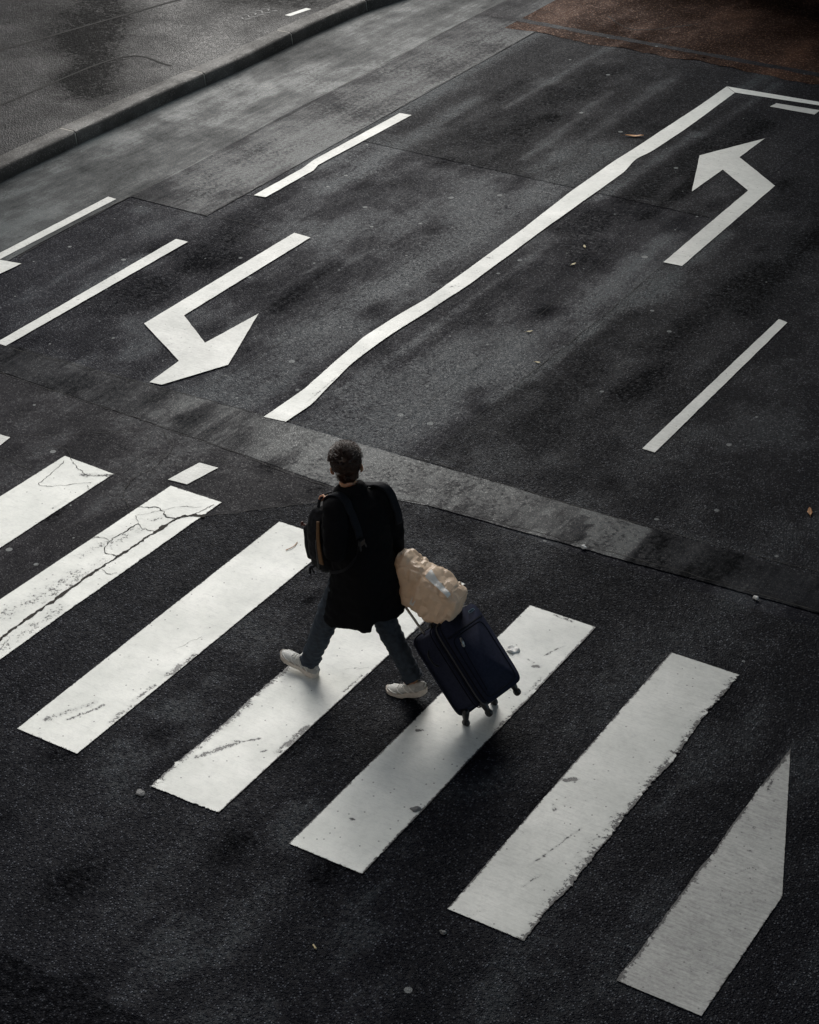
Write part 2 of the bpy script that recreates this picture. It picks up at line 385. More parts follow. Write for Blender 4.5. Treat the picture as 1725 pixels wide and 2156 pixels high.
# ------------------------------------------------------------------ the road
def _h(k, s): return float(_hash(np.float64(k), np.float64(s), 3.0))
def tone(x, y):
    """traffic polish (+) and dark worn ground (-) as broad soft areas of the surface"""
    f = np.zeros_like(x)
    wob = (fbm(x * 1.3, y * 0.5, 5) - 0.5) * 0.5
    for x0, y0, x1, y1, r, v in (
        (-9.0, 11.7, -8.95, 14.2, 0.28, 0.55), (-8.95, 14.2, -9.0, 18.5, 0.22, 0.7), (-8.0, 12.0, -7.9, 15.0, 0.22, 0.25),
        (-7.7, 11.7, -7.6, 13.2, 0.45, 0.9), (-7.5, 13.2, -7.45, 15.2, 0.3, 0.5), (-10.2, 15.2, -9.6, 16.2, 0.6, 0.6),
        (-8.05, 14.0, -8.0, 20.0, 0.3, -0.45), (-10.9, 13.0, -10.8, 14.3, 0.5, -0.5), (-10.6, 16.6, -10.2, 19.5, 0.5, -0.2),
        (-9.9, 15.2, -9.9, 20.8, 0.35, -0.3), (-11.9, 15.5, -11.9, 21.0, 0.4, 0.6), (-6.4, 13.0, -6.4, 20.0, 0.9, -0.25),
        (-9.3, 18.9, -8.8, 20.5, 0.7, -0.4), (-11.4, 16.45, -9.9, 16.9, 0.35, 0.45), (-10.9, 15.2, -10.4, 15.6, 0.5, -0.35), (-6.9, 15.6, -6.4, 16.8, 0.35, 0.35)):
        d = capsule(x + wob * 0.6, y, x0, y0, x1, y1)
        f += v * np.exp(-(d / r) ** 2)
    for k in range(26):
        x0 = -12.2 + 9.0 * _h(k, 1); y0 = 11.8 + 8.5 * _h(k, 2); ln = 0.6 + 3.0 * _h(k, 3); dx = 0.25 * (_h(k, 4) - 0.5)
        f += (0.75 if k % 3 else -0.6) * np.exp(-(capsule(x + wob * 0.3, y, x0, y0, x0 + dx, y0 + ln) / (0.05 + 0.10 * _h(k, 5))) ** 2)
    for k in range(40):
        x0 = -10.9 + 8.0 * _h(k, 11); y0 = 5.5 + 15 * _h(k, 12)
        f -= 0.8 * np.exp(-(np.hypot(x - x0, (y - y0) * 0.6) / (0.05 + 0.10 * _h(k, 13))) ** 2)
    f += 0.36 * (fbm(x * 3.4 + 9, y * 0.6, 21, 5) - 0.5) + 0.26 * np.clip((fbm(x * 4.2, y * 2.0, 31, 5) - 0.50) * 9, -0.6, 1) * (fbm(x * 0.5, y * 0.4, 41) > 0.45)
    return f
def sheet(name, x0, x1, y0, y1, z, mat, res=0.07, label=None, fn=None, **kw):
    nx, ny = max(2, int((x1 - x0) / res)), max(2, int((y1 - y0) / res))
    X, Y = np.meshgrid(np.linspace(x0, x1, nx), np.linspace(y0, y1, ny), indexing='ij')
    if fn: X, Y = fn(X, Y)
    P = np.stack([X, Y, np.full_like(X, z)], -1)
    o = link(name, grid_mesh(name, P, {'tone': tone(X, Y)}), mat)
    return tag(o, kind='structure', **kw)
def poly_sheet(name, pts, z, mat, jit=0.006, step=0.04):
    """flat patch with a slightly irregular outline"""
    out = []
    for i, p in enumerate(pts):
        q = pts[(i + 1) % len(pts)]; d = math.hypot(q[0] - p[0], q[1] - p[1]); k = max(1, int(d / step))
        nx, ny = -(q[1] - p[1]) / d, (q[0] - p[0]) / d
        for j in range(k):
            t = j / k; o_ = (float(fbm((p[0] + t * (q[0] - p[0])) * 9 + 3, (p[1] + t * (q[1] - p[1])) * 9, 2)) - 0.5) * 2 * jit if j else 0
            out.append((p[0] + t * (q[0] - p[0]) + nx * o_, p[1] + t * (q[1] - p[1]) + ny * o_))
    bm = bmesh.new()
    from mathutils.geometry import tessellate_polygon
    vs = [bm.verts.new((x, y, z)) for x, y in out]
    for tri in tessellate_polygon([[v.co for v in vs]]):
        bm.faces.new([vs[k] for k in tri])
    for f in bm.faces:
        f.normal_update()
        if f.normal.z < 0: f.normal_flip()
    me = bpy.data.meshes.new(name); bm.to_mesh(me); bm.free()
    return link(name, me, mat, smooth=False)

bm = bmesh.new()
bm.faces.new([bm.verts.new(p) for p in ((-300, -300, -0.02), (300, -300, -0.02), (300, 300, -0.02), (-300, 300, -0.02))])
tag(link_bm('ground', bm, M['lane']), kind='structure')
sheet('road', -14.1, 3.0, 2.0, 30.0, 0.0, M['lane'])

base_tone = tone
# coarse newer asphalt of the crossing: bounded on the left by the groove and seam
GROOVE = [(-8.28, 3.0), (-8.275, 7.6), (-8.278, 8.074), (-8.281, 8.395), (-8.27, 9.075), (-8.243, 9.449), (-8.207, 9.97), (-8.045, 10.108), (-7.733, 10.436), (-7.371, 10.80), (-7.2, 11.03)]
def coarse_fn(X, Y):
    gx = np.interp(Y, [p[1] for p in GROOVE], [p[0] for p in GROOVE])
    t = (X - X.min()) / (X.max() - X.min())
    return gx + t * (3.0 - gx) + 0 * Y, Y
sheet('crossing_asphalt', -8.3, 3.0, 5.0, 11.1, 0.004, M['coarse'], fn=coarse_fn)
sheet('left_asphalt', -14.0, -8.3, 5.0, 11.1, 0.004, M['smooth'],
      fn=lambda X, Y: ((lambda gx, t: -14.0 + t * (gx - 0.004 + 14.0))(np.interp(Y, [p[1] for p in GROOVE], [p[0] for p in GROOVE]), (X + 14.0) / 5.7), Y))
tone = lambda X, Y: -0.6 + 0 * X  # flat dark tone paints shade into the near strip
sheet('near_asphalt', -13.9, 3.0, 2.5, 5.80, 0.007, M['coarse'])
tone = base_tone
sheet('right_lane_asphalt', -7.10, 3.0, 11.5, 21.45, 0.004, M['coarse'], fn=lambda X, Y: (X + 0.01 * np.sin(Y * 3.1) * (X < -7.05), Y))
sheet('far_asphalt', -11.47, -7.12, 17.3, 21.55, 0.004, M['coarse'])
def trench_fn(X, Y):
    e = 0.03 * (fbm(X * 1.2, 0 * X, 3) - 0.5) + 0.006 * (fbm(X * 14, 0 * X, 8) - 0.5)
    t = (Y - 11.08) / 0.6
    return X, 11.08 + np.interp(X, [-13, -10, -8.5, -7.4, -6.7, -3.6, 3], [0.08, 0.0, -0.05, -0.11, 0.02, 0.2, 0.3]) * (1 - t) + t * (0.6 + np.interp(X, [-13, -9, -5.5, 3], [-0.2, -0.06, 0.0, 0.14])) + e
base_tone = tone
def trench_tone(X, Y):
    f = base_tone(X, Y)
    f += 0.8 * np.exp(-((X + 7.2) / 0.9) ** 2) - 0.35 / (1 + np.exp((X + 8.7) * 5))
    f += np.where((X > -6.0) & (X < -5.1), 1.1 * (fbm(X * 5, Y * 3, 4) > 0.50), 0)
    f *= 0.2 + 1.5 * fbm(X * 5.0 + Y * 2, Y * 1.2, 51, 5)
    f -= 0.45 / (1 + np.exp(-(X + 5.5 + 3.0 * (fbm(X * 2.2, Y * 2.6, 61, 5) - 0.5)) * 6))
    return f
tone = trench_tone
sheet('trench_strip', -13.9, 3.0, 11.08, 11.68, 0.007, M['trench'], res=0.05, fn=trench_fn)
tone = base_tone
sheet('gutter', -14.05, -12.45, 4.0, 29.0, 0.006, M['gutter'], fn=lambda X, Y: (X + 0.02 * np.sin(Y * 1.7) * (X > -12.6), Y))
sheet('side_strip_asphalt', -12.45, -11.49, 14.75, 29.0, 0.006, M['trench'], fn=lambda X, Y: (X + 0.02 * np.sin(Y * 1.7) * (X < -12.35), Y))
sheet('brown_asphalt', -11.9, 3.0, 21.55, 29.0, 0.007, M['brown'], fn=lambda X, Y: (X, Y + (Y < 21.7) * (0.22 * (fbm(X * 3, 0 * X, 9, 5) - 0.5))))  # far patch coloured to imitate warm sunlit ground
tag(poly_sheet('dark_road_seam', [(-12.4, 21.83), (3, 21.75), (3, 21.90), (-12.4, 21.95)], 0.0085, M['smooth'], 0.03), kind='structure')  # shadow band across the glow, laid as a dark sheet

# pavement and kerb
KX = [(5.0, -13.86), (13.0, -13.84), (15.6, -13.86), (17.2, -13.84), (18.5, -13.78), (20.0, -13.80), (21.2, -13.74), (22.5, -13.5), (24, -13.0), (26, -11.8)]
def kx(y): return np.interp(y, [k[0] for k in KX], [k[1] for k in KX])
def pave_reflections(X, Y):  # dark and light streaks paint reflections into the pavement tone
    f = 0 * X
    for x0, y0, x1, y1, r, v in ((-17.2, 20.2, -14.6, 16.7, 0.30, -1.3), (-16.3, 18.6, -15.6, 17.7, 0.55, -0.4), (-16.2, 20.1, -15.2, 19.0, 0.25, 0.5), (-14.6, 18.9, -14.3, 18.4, 0.35, 0.9), (-15.4, 20.6, -14.1, 20.9, 0.4, -0.6),
                               (-15.6, 17.0, -15.2, 15.6, 0.4, 0.4), (-17.5, 18.0, -16.4, 16.2, 0.5, 0.3)):
        f += v * np.exp(-(capsule(X + 0.25 * (fbm(X * 2, Y * 2, 3) - 0.5), Y + 0.4 * (fbm(X * 2, Y * 2, 6) - 0.5), x0, y0, x1, y1) / r) ** 2)
    return f
tone = pave_reflections
sheet('pavement', -40.0, -14.1, 2.0, 40.0, 0.148, M['pavement'], res=0.12,
      fn=lambda X, Y: (-40 + (X + 40) / 25.9 * (kx(Y) - 0.20 + 40), Y))
tone = base_tone
joints = [6.2, 8.0, 9.9, 11.7, 13.35, 15.6, 17.85, 19.6, 21.2, 22.8, 24.2]
for y0, y1 in zip(joints[:-1], joints[1:]):
    bm = bmesh.new(); rr = []
    n = 14
    for i in range(n + 1):
        y = y0 + 0.016 + (y1 - y0 - 0.032) * i / n; x = float(kx(y)); w = 0.004 * (float(fbm(y * 4, 1.0, 3)) - 0.5)
        rr.append([V((x - 0.23, y, -0.01)), V((x - 0.23, y, 0.152)), V((x - 0.045, y, 0.155 + w)), V((x - 0.018, y, 0.146 + w)), V((x - 0.002, y, 0.125)), V((x + 0.012 + w, y, -0.01))])
    skin_rings(bm, rr)
    tag(edge_split(link_bm('kerb', bm, M['granite'])), kind='structure')
    bm = bmesh.new(); x = float(kx(y0))
    skin_rings(bm, [[V((x - 0.22, yy, 0.0)), V((x - 0.22, yy, 0.150)), V((x - 0.045, yy, 0.152)), V((x - 0.012, yy, 0.128)), V((x + 0.004, yy, 0.0))] for yy in (y0 - 0.019, y0 + 0.019)])
    tag(link_bm('kerb_mortar', bm, M['mortar']), kind='structure')
for pts, w in (([(-16.9, 15.2), (-16.4, 17.27), (-16.1, 18.64), (-15.6, 20.9)], 0.02), ([(-15.25, 13.5), (-15.12, 15.8), (-15.01, 17.79), (-14.3, 17.87)], 0.015), ([(-17.3, 14.6), (-16.8, 16.6)], 0.012)):
    bm = bmesh.new(); p = smooth_path([(a, b, 0.152) for a, b in pts], 10)
    rr = []
    for i, q in enumerate(p):
        d = (p[min(i + 1, len(p) - 1)] - p[max(i - 1, 0)]).normalized(); s = V((-d.y, d.x, 0)); k = w * (0.5 + float(fbm(q.x * 5, q.y * 5, 1)))
        rr.append([q - s * k, q + s * k])
    skin_rings(bm, rr, closed=False)
    tag(link_bm('pavement_seam', bm, M['crack']), kind='structure')
# joint lines and cracks in the carriageway
def crack(bm, pts, w, z, k=8, jit=0.012):
    p = smooth_path([(a, b, z) for a, b in pts], k * 2)
    p = [q + V(((float(fbm(q.x * 11, q.y * 11, 4)) - 0.5) * 2.6 * jit + (float(vnoise(q.x * 47, q.y * 47, 14)) - 0.5) * 1.3 * jit, (float(fbm(q.x * 11, q.y * 11, 9)) - 0.5) * 2.6 * jit + (float(vnoise(q.x * 47, q.y * 47, 19)) - 0.5) * 1.3 * jit, 0)) for q in p]
    rr = []
    for i, q in enumerate(p):
        d = (p[min(i + 1, len(p) - 1)] - p[max(i - 1, 0)]).normalized(); s = V((-d.y, d.x, 0)); kk = w * (0.12 + 2.2 * float(fbm(q.x * 31, q.y * 31, 6, 3)) ** 1.7)
        rr.append([q - s * kk, q + s * kk])
    skin_rings(bm, rr, closed=False)
bm = bmesh.new()
for pts, w in (
    ([(-12.43, 13), (-12.46, 15), (-12.44, 17), (-12.45, 19.1), (-12.45, 22.5)], 0.008),
    ([(-11.50, 14.8), (-11.47, 16.4), (-11.45, 17.8), (-11.5, 18.6), (-11.5, 21.6)], 0.006),
    ([(-12.3, 14.62), (-11.32, 14.78), (-10.84, 14.80), (-10.6, 14.7), (-10.42, 14.55)], 0.007),
    ([(-13.7, 16.6), (-13.0, 16.75), (-12.45, 16.85)], 0.006), ([(-12.1, 16.0), (-10.9, 16.3), (-9.4, 16.65)], 0.006),
    ([(-11.8, 16.9), (-10.4, 17.15), (-9.5, 17.33), (-8.8, 18.3)], 0.005), ([(-11.9, 17.0), (-11.5, 17.5), (-11.0, 17.4), (-10.8, 17.0)], 0.005),
    ([(-7.11, 12.0), (-7.09, 15.28), (-7.2, 17.7)], 0.005), ([(-7.6, 11.8), (-7.55, 13.4), (-7.61, 15.2), (-7.7, 16.6)], 0.004), ([(-9.3, 11.7), (-9.25, 13.0), (-9.2, 15.0)], 0.004),
    ([(-11.0, 10.9), (-10.2, 10.1), (-9.6, 9.95)], 0.006), ([(-11.5, 10.4), (-10.6, 10.1), (-9.9, 10.45), (-9.3, 10.9)], 0.005),
    ([(-12, 11.28), (-11, 11.1), (-9.6, 11.06), (-8.56, 11.02), (-7.47, 10.95), (-6.7, 11.12), (-5, 11.25), (-3.0, 11.32)], 0.008),
    ([(-12, 11.5), (-11, 11.5), (-8.9, 11.62), (-7.8, 11.69), (-5.45, 11.69), (-3.0, 11.82)], 0.008),
    ([(-11.0, 19.0), (-10.4, 19.9), (-9.9, 21.4)], 0.006), ([(-11.0, 22.6), (-10.6, 22.3), (-10.3, 22.4), (-9.9, 22.9)], 0.02),
    ([(-8.05, 10.108), (-7.733, 10.436), (-7.371, 10.80), (-7.2, 11.03)], 0.007)):
    crack(bm, pts, w * 0.42, 0.0085)
tag(link_bm('road_joint', bm, M['crack']), kind='structure')

# ------------------------------------------------------------------ painted markings
def edge_noise(v, s, amp, hf=1.0):
    bite = np.clip(fbm(v * 15, 0 * v + 0.3, s, 3) - 0.52, 0, 1) * 2.2
    sg = 1 if s % 2 else -1
    return amp * ((fbm(v * 4, 0 * v, s + 2) - 0.5) * 0.8 + sg * 0 + (fbm(v * 60, 0 * v, s + 4) - 0.5) * (0.25 + 1.6 * bite))
def stripe(name, label, c, wear_spots=(), la=0.006, ra=0.006, na=0.004, fa=0.004, fray=(0, 0), seed=1, group=None, cat='road marking', res=0.007, z=0.0105, dull=0.0, grime=0.0, hollow=None):
    """c = near-left, near-right, far-right, far-left"""
    c = [np.array(p) for p in c]
    Wd = np.linalg.norm(c[1] - c[0]); Ln = np.linalg.norm(c[3] - c[0])
    nu, nv = max(4, int(Wd / res)), max(6, int(Ln / res))
    U, Vv = np.meshgrid(np.linspace(0, 1, nu), np.linspace(0, 1, nv), indexing='ij')
    fade = np.clip(np.minimum(Vv, 1 - Vv) * Ln / 0.03, 0, 1); fadeu = np.clip(np.minimum(U, 1 - U) * Wd / 0.03, 0, 1)
    l = edge_noise(Vv * Ln, seed, la) * fade; r = edge_noise(Vv * Ln, seed + 20, ra) * fade
    n_ = edge_noise(U * Wd, seed + 40, na); f_ = edge_noise(U * Wd, seed + 60, fa)
    uu = U + (l * (1 - U) + r * U) / Wd; vv = Vv + (n_ * (1 - Vv) + f_ * Vv) / Ln
    X = (1 - uu)[..., None] * ((1 - vv)[..., None] * c[0] + vv[..., None] * c[3]) + uu[..., None] * ((1 - vv)[..., None] * c[1] + vv[..., None] * c[2])
    x, y = X[..., 0], X[..., 1]
    w = dull + 0.16 * np.clip(fbm(x * 2.3, y * 2.3, seed) - 0.55, 0, 1) * 2
    w = w + 0.42 * np.exp(-(np.minimum(np.minimum(U, 1 - U) * Wd, np.minimum(Vv, 1 - Vv) * Ln) / 0.007) ** 2)
    for k, fr in enumerate(fray):                        # frayed left / right rims
        if fr:
            e = (U if k == 0 else 1 - U) * Wd
            w = w + 0.55 * np.exp(-(e / (fr * (0.3 + 1.4 * fbm(Vv * Ln * 3, 0 * Vv, seed + k)))) ** 2) * (fbm(x * 16, y * 16, seed + 7) > 0.36)
    for x0, y0, x1, y1, rad, amt in wear_spots:
        d = capsule(x + 0.03 * (fbm(x * 20, y * 20, 3) - 0.5), y + 0.03 * (fbm(x * 20, y * 20, 5) - 0.5), x0, y0, x1, y1)
        w = np.maximum(w, amt * np.exp(-(d / rad) ** 2))
    P = np.stack([x, y, np.full_like(x, z)], -1)
    cen = (float(x.mean()), float(y.mean()), 0.0)
    o = link(name, grid_mesh(name, P, {'wear': w, 'grime': grime * (0.55 + 0.9 * fbm(x * 1.6, y * 1.6, seed + 3))}), M['paint'], origin=cen)
    return tag(o, label, cat, group)
CW = 'white stripes of the zebra crossing'
def band(x0, x1, y0=7.372, y1=10.318, x0f=None, x1f=None):
    return [(x0, y0), (x1, y0), (x1f or x1, y1), (x0f or x0, y1)]
stripe('crossing_stripe', 'leftmost white zebra stripe, cut off by the picture edge, above the cracked stripe', [(-9.60, 7.37), (-9.10, 7.37), (-9.037, 10.243), (-9.545, 10.264)], [(-9.05, 10.2, -9.25, 10.1, 0.03, 0.5), (-9.1, 9.6, -9.1, 9.75, 0.02, 0.3)], seed=1, group=CW, fa=0.015)
s2 = stripe('crossing_stripe', 'cracked white zebra stripe split lengthways by a dark groove', [(-8.64, 7.37), (-8.134, 7.37), (-8.067, 10.33), (-8.548, 10.328)],
       [(-8.45, 8.3, -8.36, 9.0, 0.09, 0.36), (-8.2, 7.9, -8.17, 8.6, 0.06, 0.35), (-8.5, 9.2, -8.35, 9.7, 0.07, 0.32), (-8.35, 9.85, -8.3, 9.95, 0.03, 0.4), (-8.33, 8.6, -8.3, 9.2, 0.06, 0.36), (-8.55, 7.7, -8.45, 8.1, 0.06, 0.3), (-8.2, 7.5, -8.18, 7.9, 0.08, 0.36)], seed=3, group=CW, ra=0.014)
stripe('crossing_stripe', 'long white zebra stripe left of the front shoe, partly behind the backpack', band(-7.515, -7.021, 7.378, 10.33, -7.535),
       [(-7.42, 7.56, -7.27, 7.85, 0.03, 0.46), (-7.30, 7.62, -7.20, 7.86, 0.016, 0.6), (-7.04, 8.35, -7.03, 8.62, 0.035, 0.62), (-7.06, 8.0, -7.06, 8.2, 0.02, 0.5), (-7.05, 7.75, -7.04, 7.95, 0.025, 0.45), (-7.2, 10.27, -7.05, 10.2, 0.02, 0.42)], seed=5, group=CW)
stripe('crossing_stripe', 'ragged white zebra stripe under the front shoe', band(-6.435, -5.925, 7.370, 10.318),
       [(-6.36, 7.74, -6.23, 8.0, 0.028, 0.62), (-6.24, 7.98, -6.13, 8.1, 0.012, 0.62), (-5.96, 8.05, -5.94, 8.35, 0.035, 0.58), (-6.05, 8.0, -6.03, 8.03, 0.01, 0.5), (-6.42, 7.75, -6.41, 8.2, 0.03, 0.46), (-5.96, 8.8, -5.95, 9.0, 0.015, 0.5)],
       la=0.042, na=0.026, seed=7, group=CW, fray=(0.035, 0.008))
stripe('crossing_stripe', 'white zebra stripe under the navy suitcase', band(-5.405, -4.889, 7.367, 10.318),
       [(-5.03, 9.69, -5.0, 9.71, 0.022, 0.7), (-5.33, 8.69, -5.31, 8.71, 0.016, 0.75), (-5.03, 9.85, -4.97, 10.0, 0.010, 0.5), (-4.9, 8.9, -4.9, 9.2, 0.02, 0.55), (-5.1, 9.75, -5.06, 9.72, 0.012, 0.5), (-5.22, 7.75, -5.2, 7.75, 0.015, 0.45), (-4.93, 9.4, -4.92, 9.6, 0.02, 0.45), (-5.2, 10.3, -5.05, 10.29, 0.012, 0.55)],
       ra=0.012, la=0.006, seed=9, group=CW, fray=(0.006, 0.016))
stripe('crossing_stripe', 'white zebra stripe with a crumbling right rim, right of the suitcase', band(-4.322, -3.825, 7.372, 10.315),
       [(-4.29, 8.74, -4.25, 8.77, 0.026, 0.72), (-4.24, 8.5, -4.21, 8.45, 0.018, 0.55), (-4.06, 8.1, -4.0, 8.38, 0.010, 0.55), (-4.1, 7.95, -4.06, 8.1, 0.009, 0.55), (-4.05, 7.75, -4.0, 7.9, 0.01, 0.45)],
       la=0.010, ra=0.05, seed=11, group=CW, fray=(0.010, 0.055), dull=0.03, grime=0.22)
S7Q = [(-3.253, 7.365), (-2.75, 7.364), (-2.748, 8.456), (-3.235, 9.76)]
# last stripe is cut off diagonally on its right
stripe('crossing_stripe', 'rightmost grey-white zebra stripe tapering to a point at its far end', S7Q,
       [(-3.2, 9.3, -3.2, 9.4, 0.015, 0.6), (-3.1, 8.9, -3.2, 9.0, 0.02, 0.45), (-3.05, 8.5, -3.0, 8.6, 0.008, 0.5)], la=0.022, ra=0.004, seed=13, group=CW, fray=(0.025, 0), dull=0.10, grime=0.62)
def marking(name, label, pts, group=None, wear=0.0, jit=0.004):
    cx = sum(p[0] for p in pts) / len(pts); cy = sum(p[1] for p in pts) / len(pts)
    o = poly_sheet(name, pts, 0.0105, M['paint'], jit, 0.03)
    o.data.transform(Matrix.Translation((-cx, -cy, 0))); o.location = (cx, cy, 0)
    at = o.data.attributes.new('wear', 'FLOAT', 'POINT')
    at.data.foreach_set('value', [wear * float(fbm(v.co.x * 3, v.co.y * 3, 2)) for v in o.data.vertices])
    ag = o.data.attributes.new('grime', 'FLOAT', 'POINT')
    ag.data.foreach_set('value', [0.10 + 0.5 * float(fbm(v.co.x * 1.3 + cx, v.co.y * 0.8 + cy, 7)) for v in o.data.vertices])
    return tag(o, label, 'road marking', group)
marking('lane_arrow', 'white bent lane arrow pointing down, on the left beyond the crossing', [(-10.494, 12.48), (-10.499, 14.843), (-10.3, 14.829), (-10.291, 12.797), (-9.799, 12.448), (-9.742, 13.177), (-9.378, 12.214), (-9.637, 11.625), (-9.753, 11.606), (-9.782, 12.052)], 'bent lane arrows', 0.15)
marking('lane_arrow', 'white bent lane arrow pointing up left, near the top right corner', [(-7.124, 16.077), (-6.937, 16.088), (-6.971, 18.399), (-7.605, 18.946), (-7.595, 19.608), (-7.989, 18.778), (-7.634, 17.818), (-7.611, 18.531), (-7.156, 18.137)], 'bent lane arrows', 0.15)
LD = 'white lane dashes'
marking('lane_dash', 'lone white lane dash right of the centre line, by the right edge', [(-5.716, 12.732), (-5.603, 12.729), (-5.62, 15.466), (-5.712, 15.49)], LD, 0.1)
marking('lane_dash', 'kinked white lane dash nearest the top, between kerb and centre line', [(-11.392, 15.42), (-11.26, 15.441), (-11.255, 16.3), (-11.30, 16.45), (-11.247, 18.242), (-11.393, 18.226), (-11.42, 16.55), (-11.388, 16.3)], LD, 0.1)
marking('lane_dash', 'white lane dash running off the left edge below the gutter', [(-11.361, 11.5), (-11.247, 11.5), (-11.254, 14.129), (-11.394, 14.124)], LD, 0.2)
marking('lane_dash', 'dull white dash on the pale gutter strip nearest the kerb', [(-12.628, 11.9), (-12.533, 11.9), (-12.527, 14.614), (-12.636, 14.621)], LD, 0.25)
marking('arrow_tip', 'white pointed marking tip at the left edge under the gutter dash', [(-12.784, 12.819), (-12.288, 12.902), (-12.329, 12.316), (-12.9, 12.3)])
marking('paint_block', 'small white paint corner at the left edge above the zebra crossing', [(-10.40, 10.25), (-10.114, 10.269), (-10.064, 9.922), (-10.36, 9.9)])
marking('paint_block', 'short white paint block just beyond the cracked zebra stripe', [(-8.624, 10.391), (-8.455, 10.41), (-8.401, 10.742), (-8.577, 10.731)])
marking('paint_block', 'short white bar under the corner of the long line, top right', [(-7.944, 20.565), (-7.416, 20.579), (-7.414, 20.741), (-7.923, 20.705)])
marking('paint_block', 'small white dash on the pavement behind the kerb, top left', [(-14.28, 20.15), (-14.20, 20.15), (-14.14, 20.53), (-14.22, 20.53)]).location.z = 0.138
CLc = [(-8.577, 11.607), (-8.571, 12.175), (-8.628, 12.691), (-8.68, 13.26), (-8.662, 13.742), (-8.614, 14.236), (-8.623, 15.115), (-8.639, 16.068), (-8.69, 17.162), (-8.691, 18.24), (-8.673, 18.542), (-8.654, 19.323), (-8.634, 20.147), (-8.633, 20.928)]
CRc = [(-8.379, 11.633), (-8.365, 11.976), (-8.434, 12.398), (-8.489, 12.776), (-8.505, 13.257), (-8.499, 13.481), (-8.469, 13.997), (-8.44, 14.667), (-8.447, 15.35), (-8.463, 16.134), (-8.462, 17.036), (-8.459, 17.908), (-8.525, 18.356), (-8.475, 18.596), (-8.451, 19.378), (-8.458, 20.145), (-8.468, 20.782)]
ys = np.linspace(0, 1, 700)
def polyl(pts):
    pts = np.array(pts); yy = np.linspace(pts[0, 1], pts[-1, 1], 700); xx = np.interp(yy, pts[:, 1], pts[:, 0])
    k = np.hanning(31); k /= k.sum(); xs = np.convolve(np.pad(xx, 15, mode='edge'), k, 'valid')
    return xs, yy
lx, ly = polyl(CLc); rx, ry = polyl(CRc)
lx = lx + edge_noise(ly, 2, 0.008); rx = rx + edge_noise(ry, 6, 0.008)
tt = np.linspace(0, 1, 22)[:, None]
Xc = lx[None] * (1 - tt) + rx[None] * tt; Yc = ly[None] * (1 - tt) + ry[None] * tt
wc = 0.2 * np.clip(fbm(Xc * 3, Yc * 3, 4) - 0.5, 0, 1) * 2
for x0, y0, x1, y1, r_, a_ in ((-8.56, 14.55, -8.54, 14.6, 0.02, 0.5), (-8.6, 15.3, -8.55, 15.32, 0.015, 0.4), (-8.62, 18.35, -8.5, 18.4, 0.02, 0.35), (-8.42, 12.0, -8.46, 12.5, 0.012, 0.42)):
    wc = np.maximum(wc, a_ * np.exp(-(capsule(Xc, Yc, x0, y0, x1, y1) / r_) ** 2))
me = grid_mesh('centre_line', np.stack([Xc, Yc, np.full_like(Xc, 0.0105)], -1), {'wear': wc, 'grime': 0.5 * np.clip(fbm(Xc * 2, Yc * 0.7, 17) - 0.28, 0, 1)})
cl = tag(link('centre_line', me, M['paint'], origin=(-8.55, 16.0, 0)), 'long wavy white centre line running up to the top right corner', 'road marking')
bmx = bmesh.new()
bmx.from_mesh(me)
lay = bmx.verts.layers.float.get('wear')
vs = [bmx.verts.new(V((x + 8.55, y - 16.0, 0.0105))) for x, y in ((-8.632, 20.935), (-8.467, 20.79), (-7.4, 20.895), (-6.0, 21.04), (-6.0, 21.15), (-7.4, 21.0))]
bmx.faces.new(vs[::-1]); bmx.faces.ensure_lookup_table(); bmesh.ops.triangulate(bmx, faces=[bmx.faces[-1]])
for f in bmx.faces:
    f.normal_update()
    if f.normal.z < 0: f.normal_flip()
bmx.to_mesh(me); bmx.free()

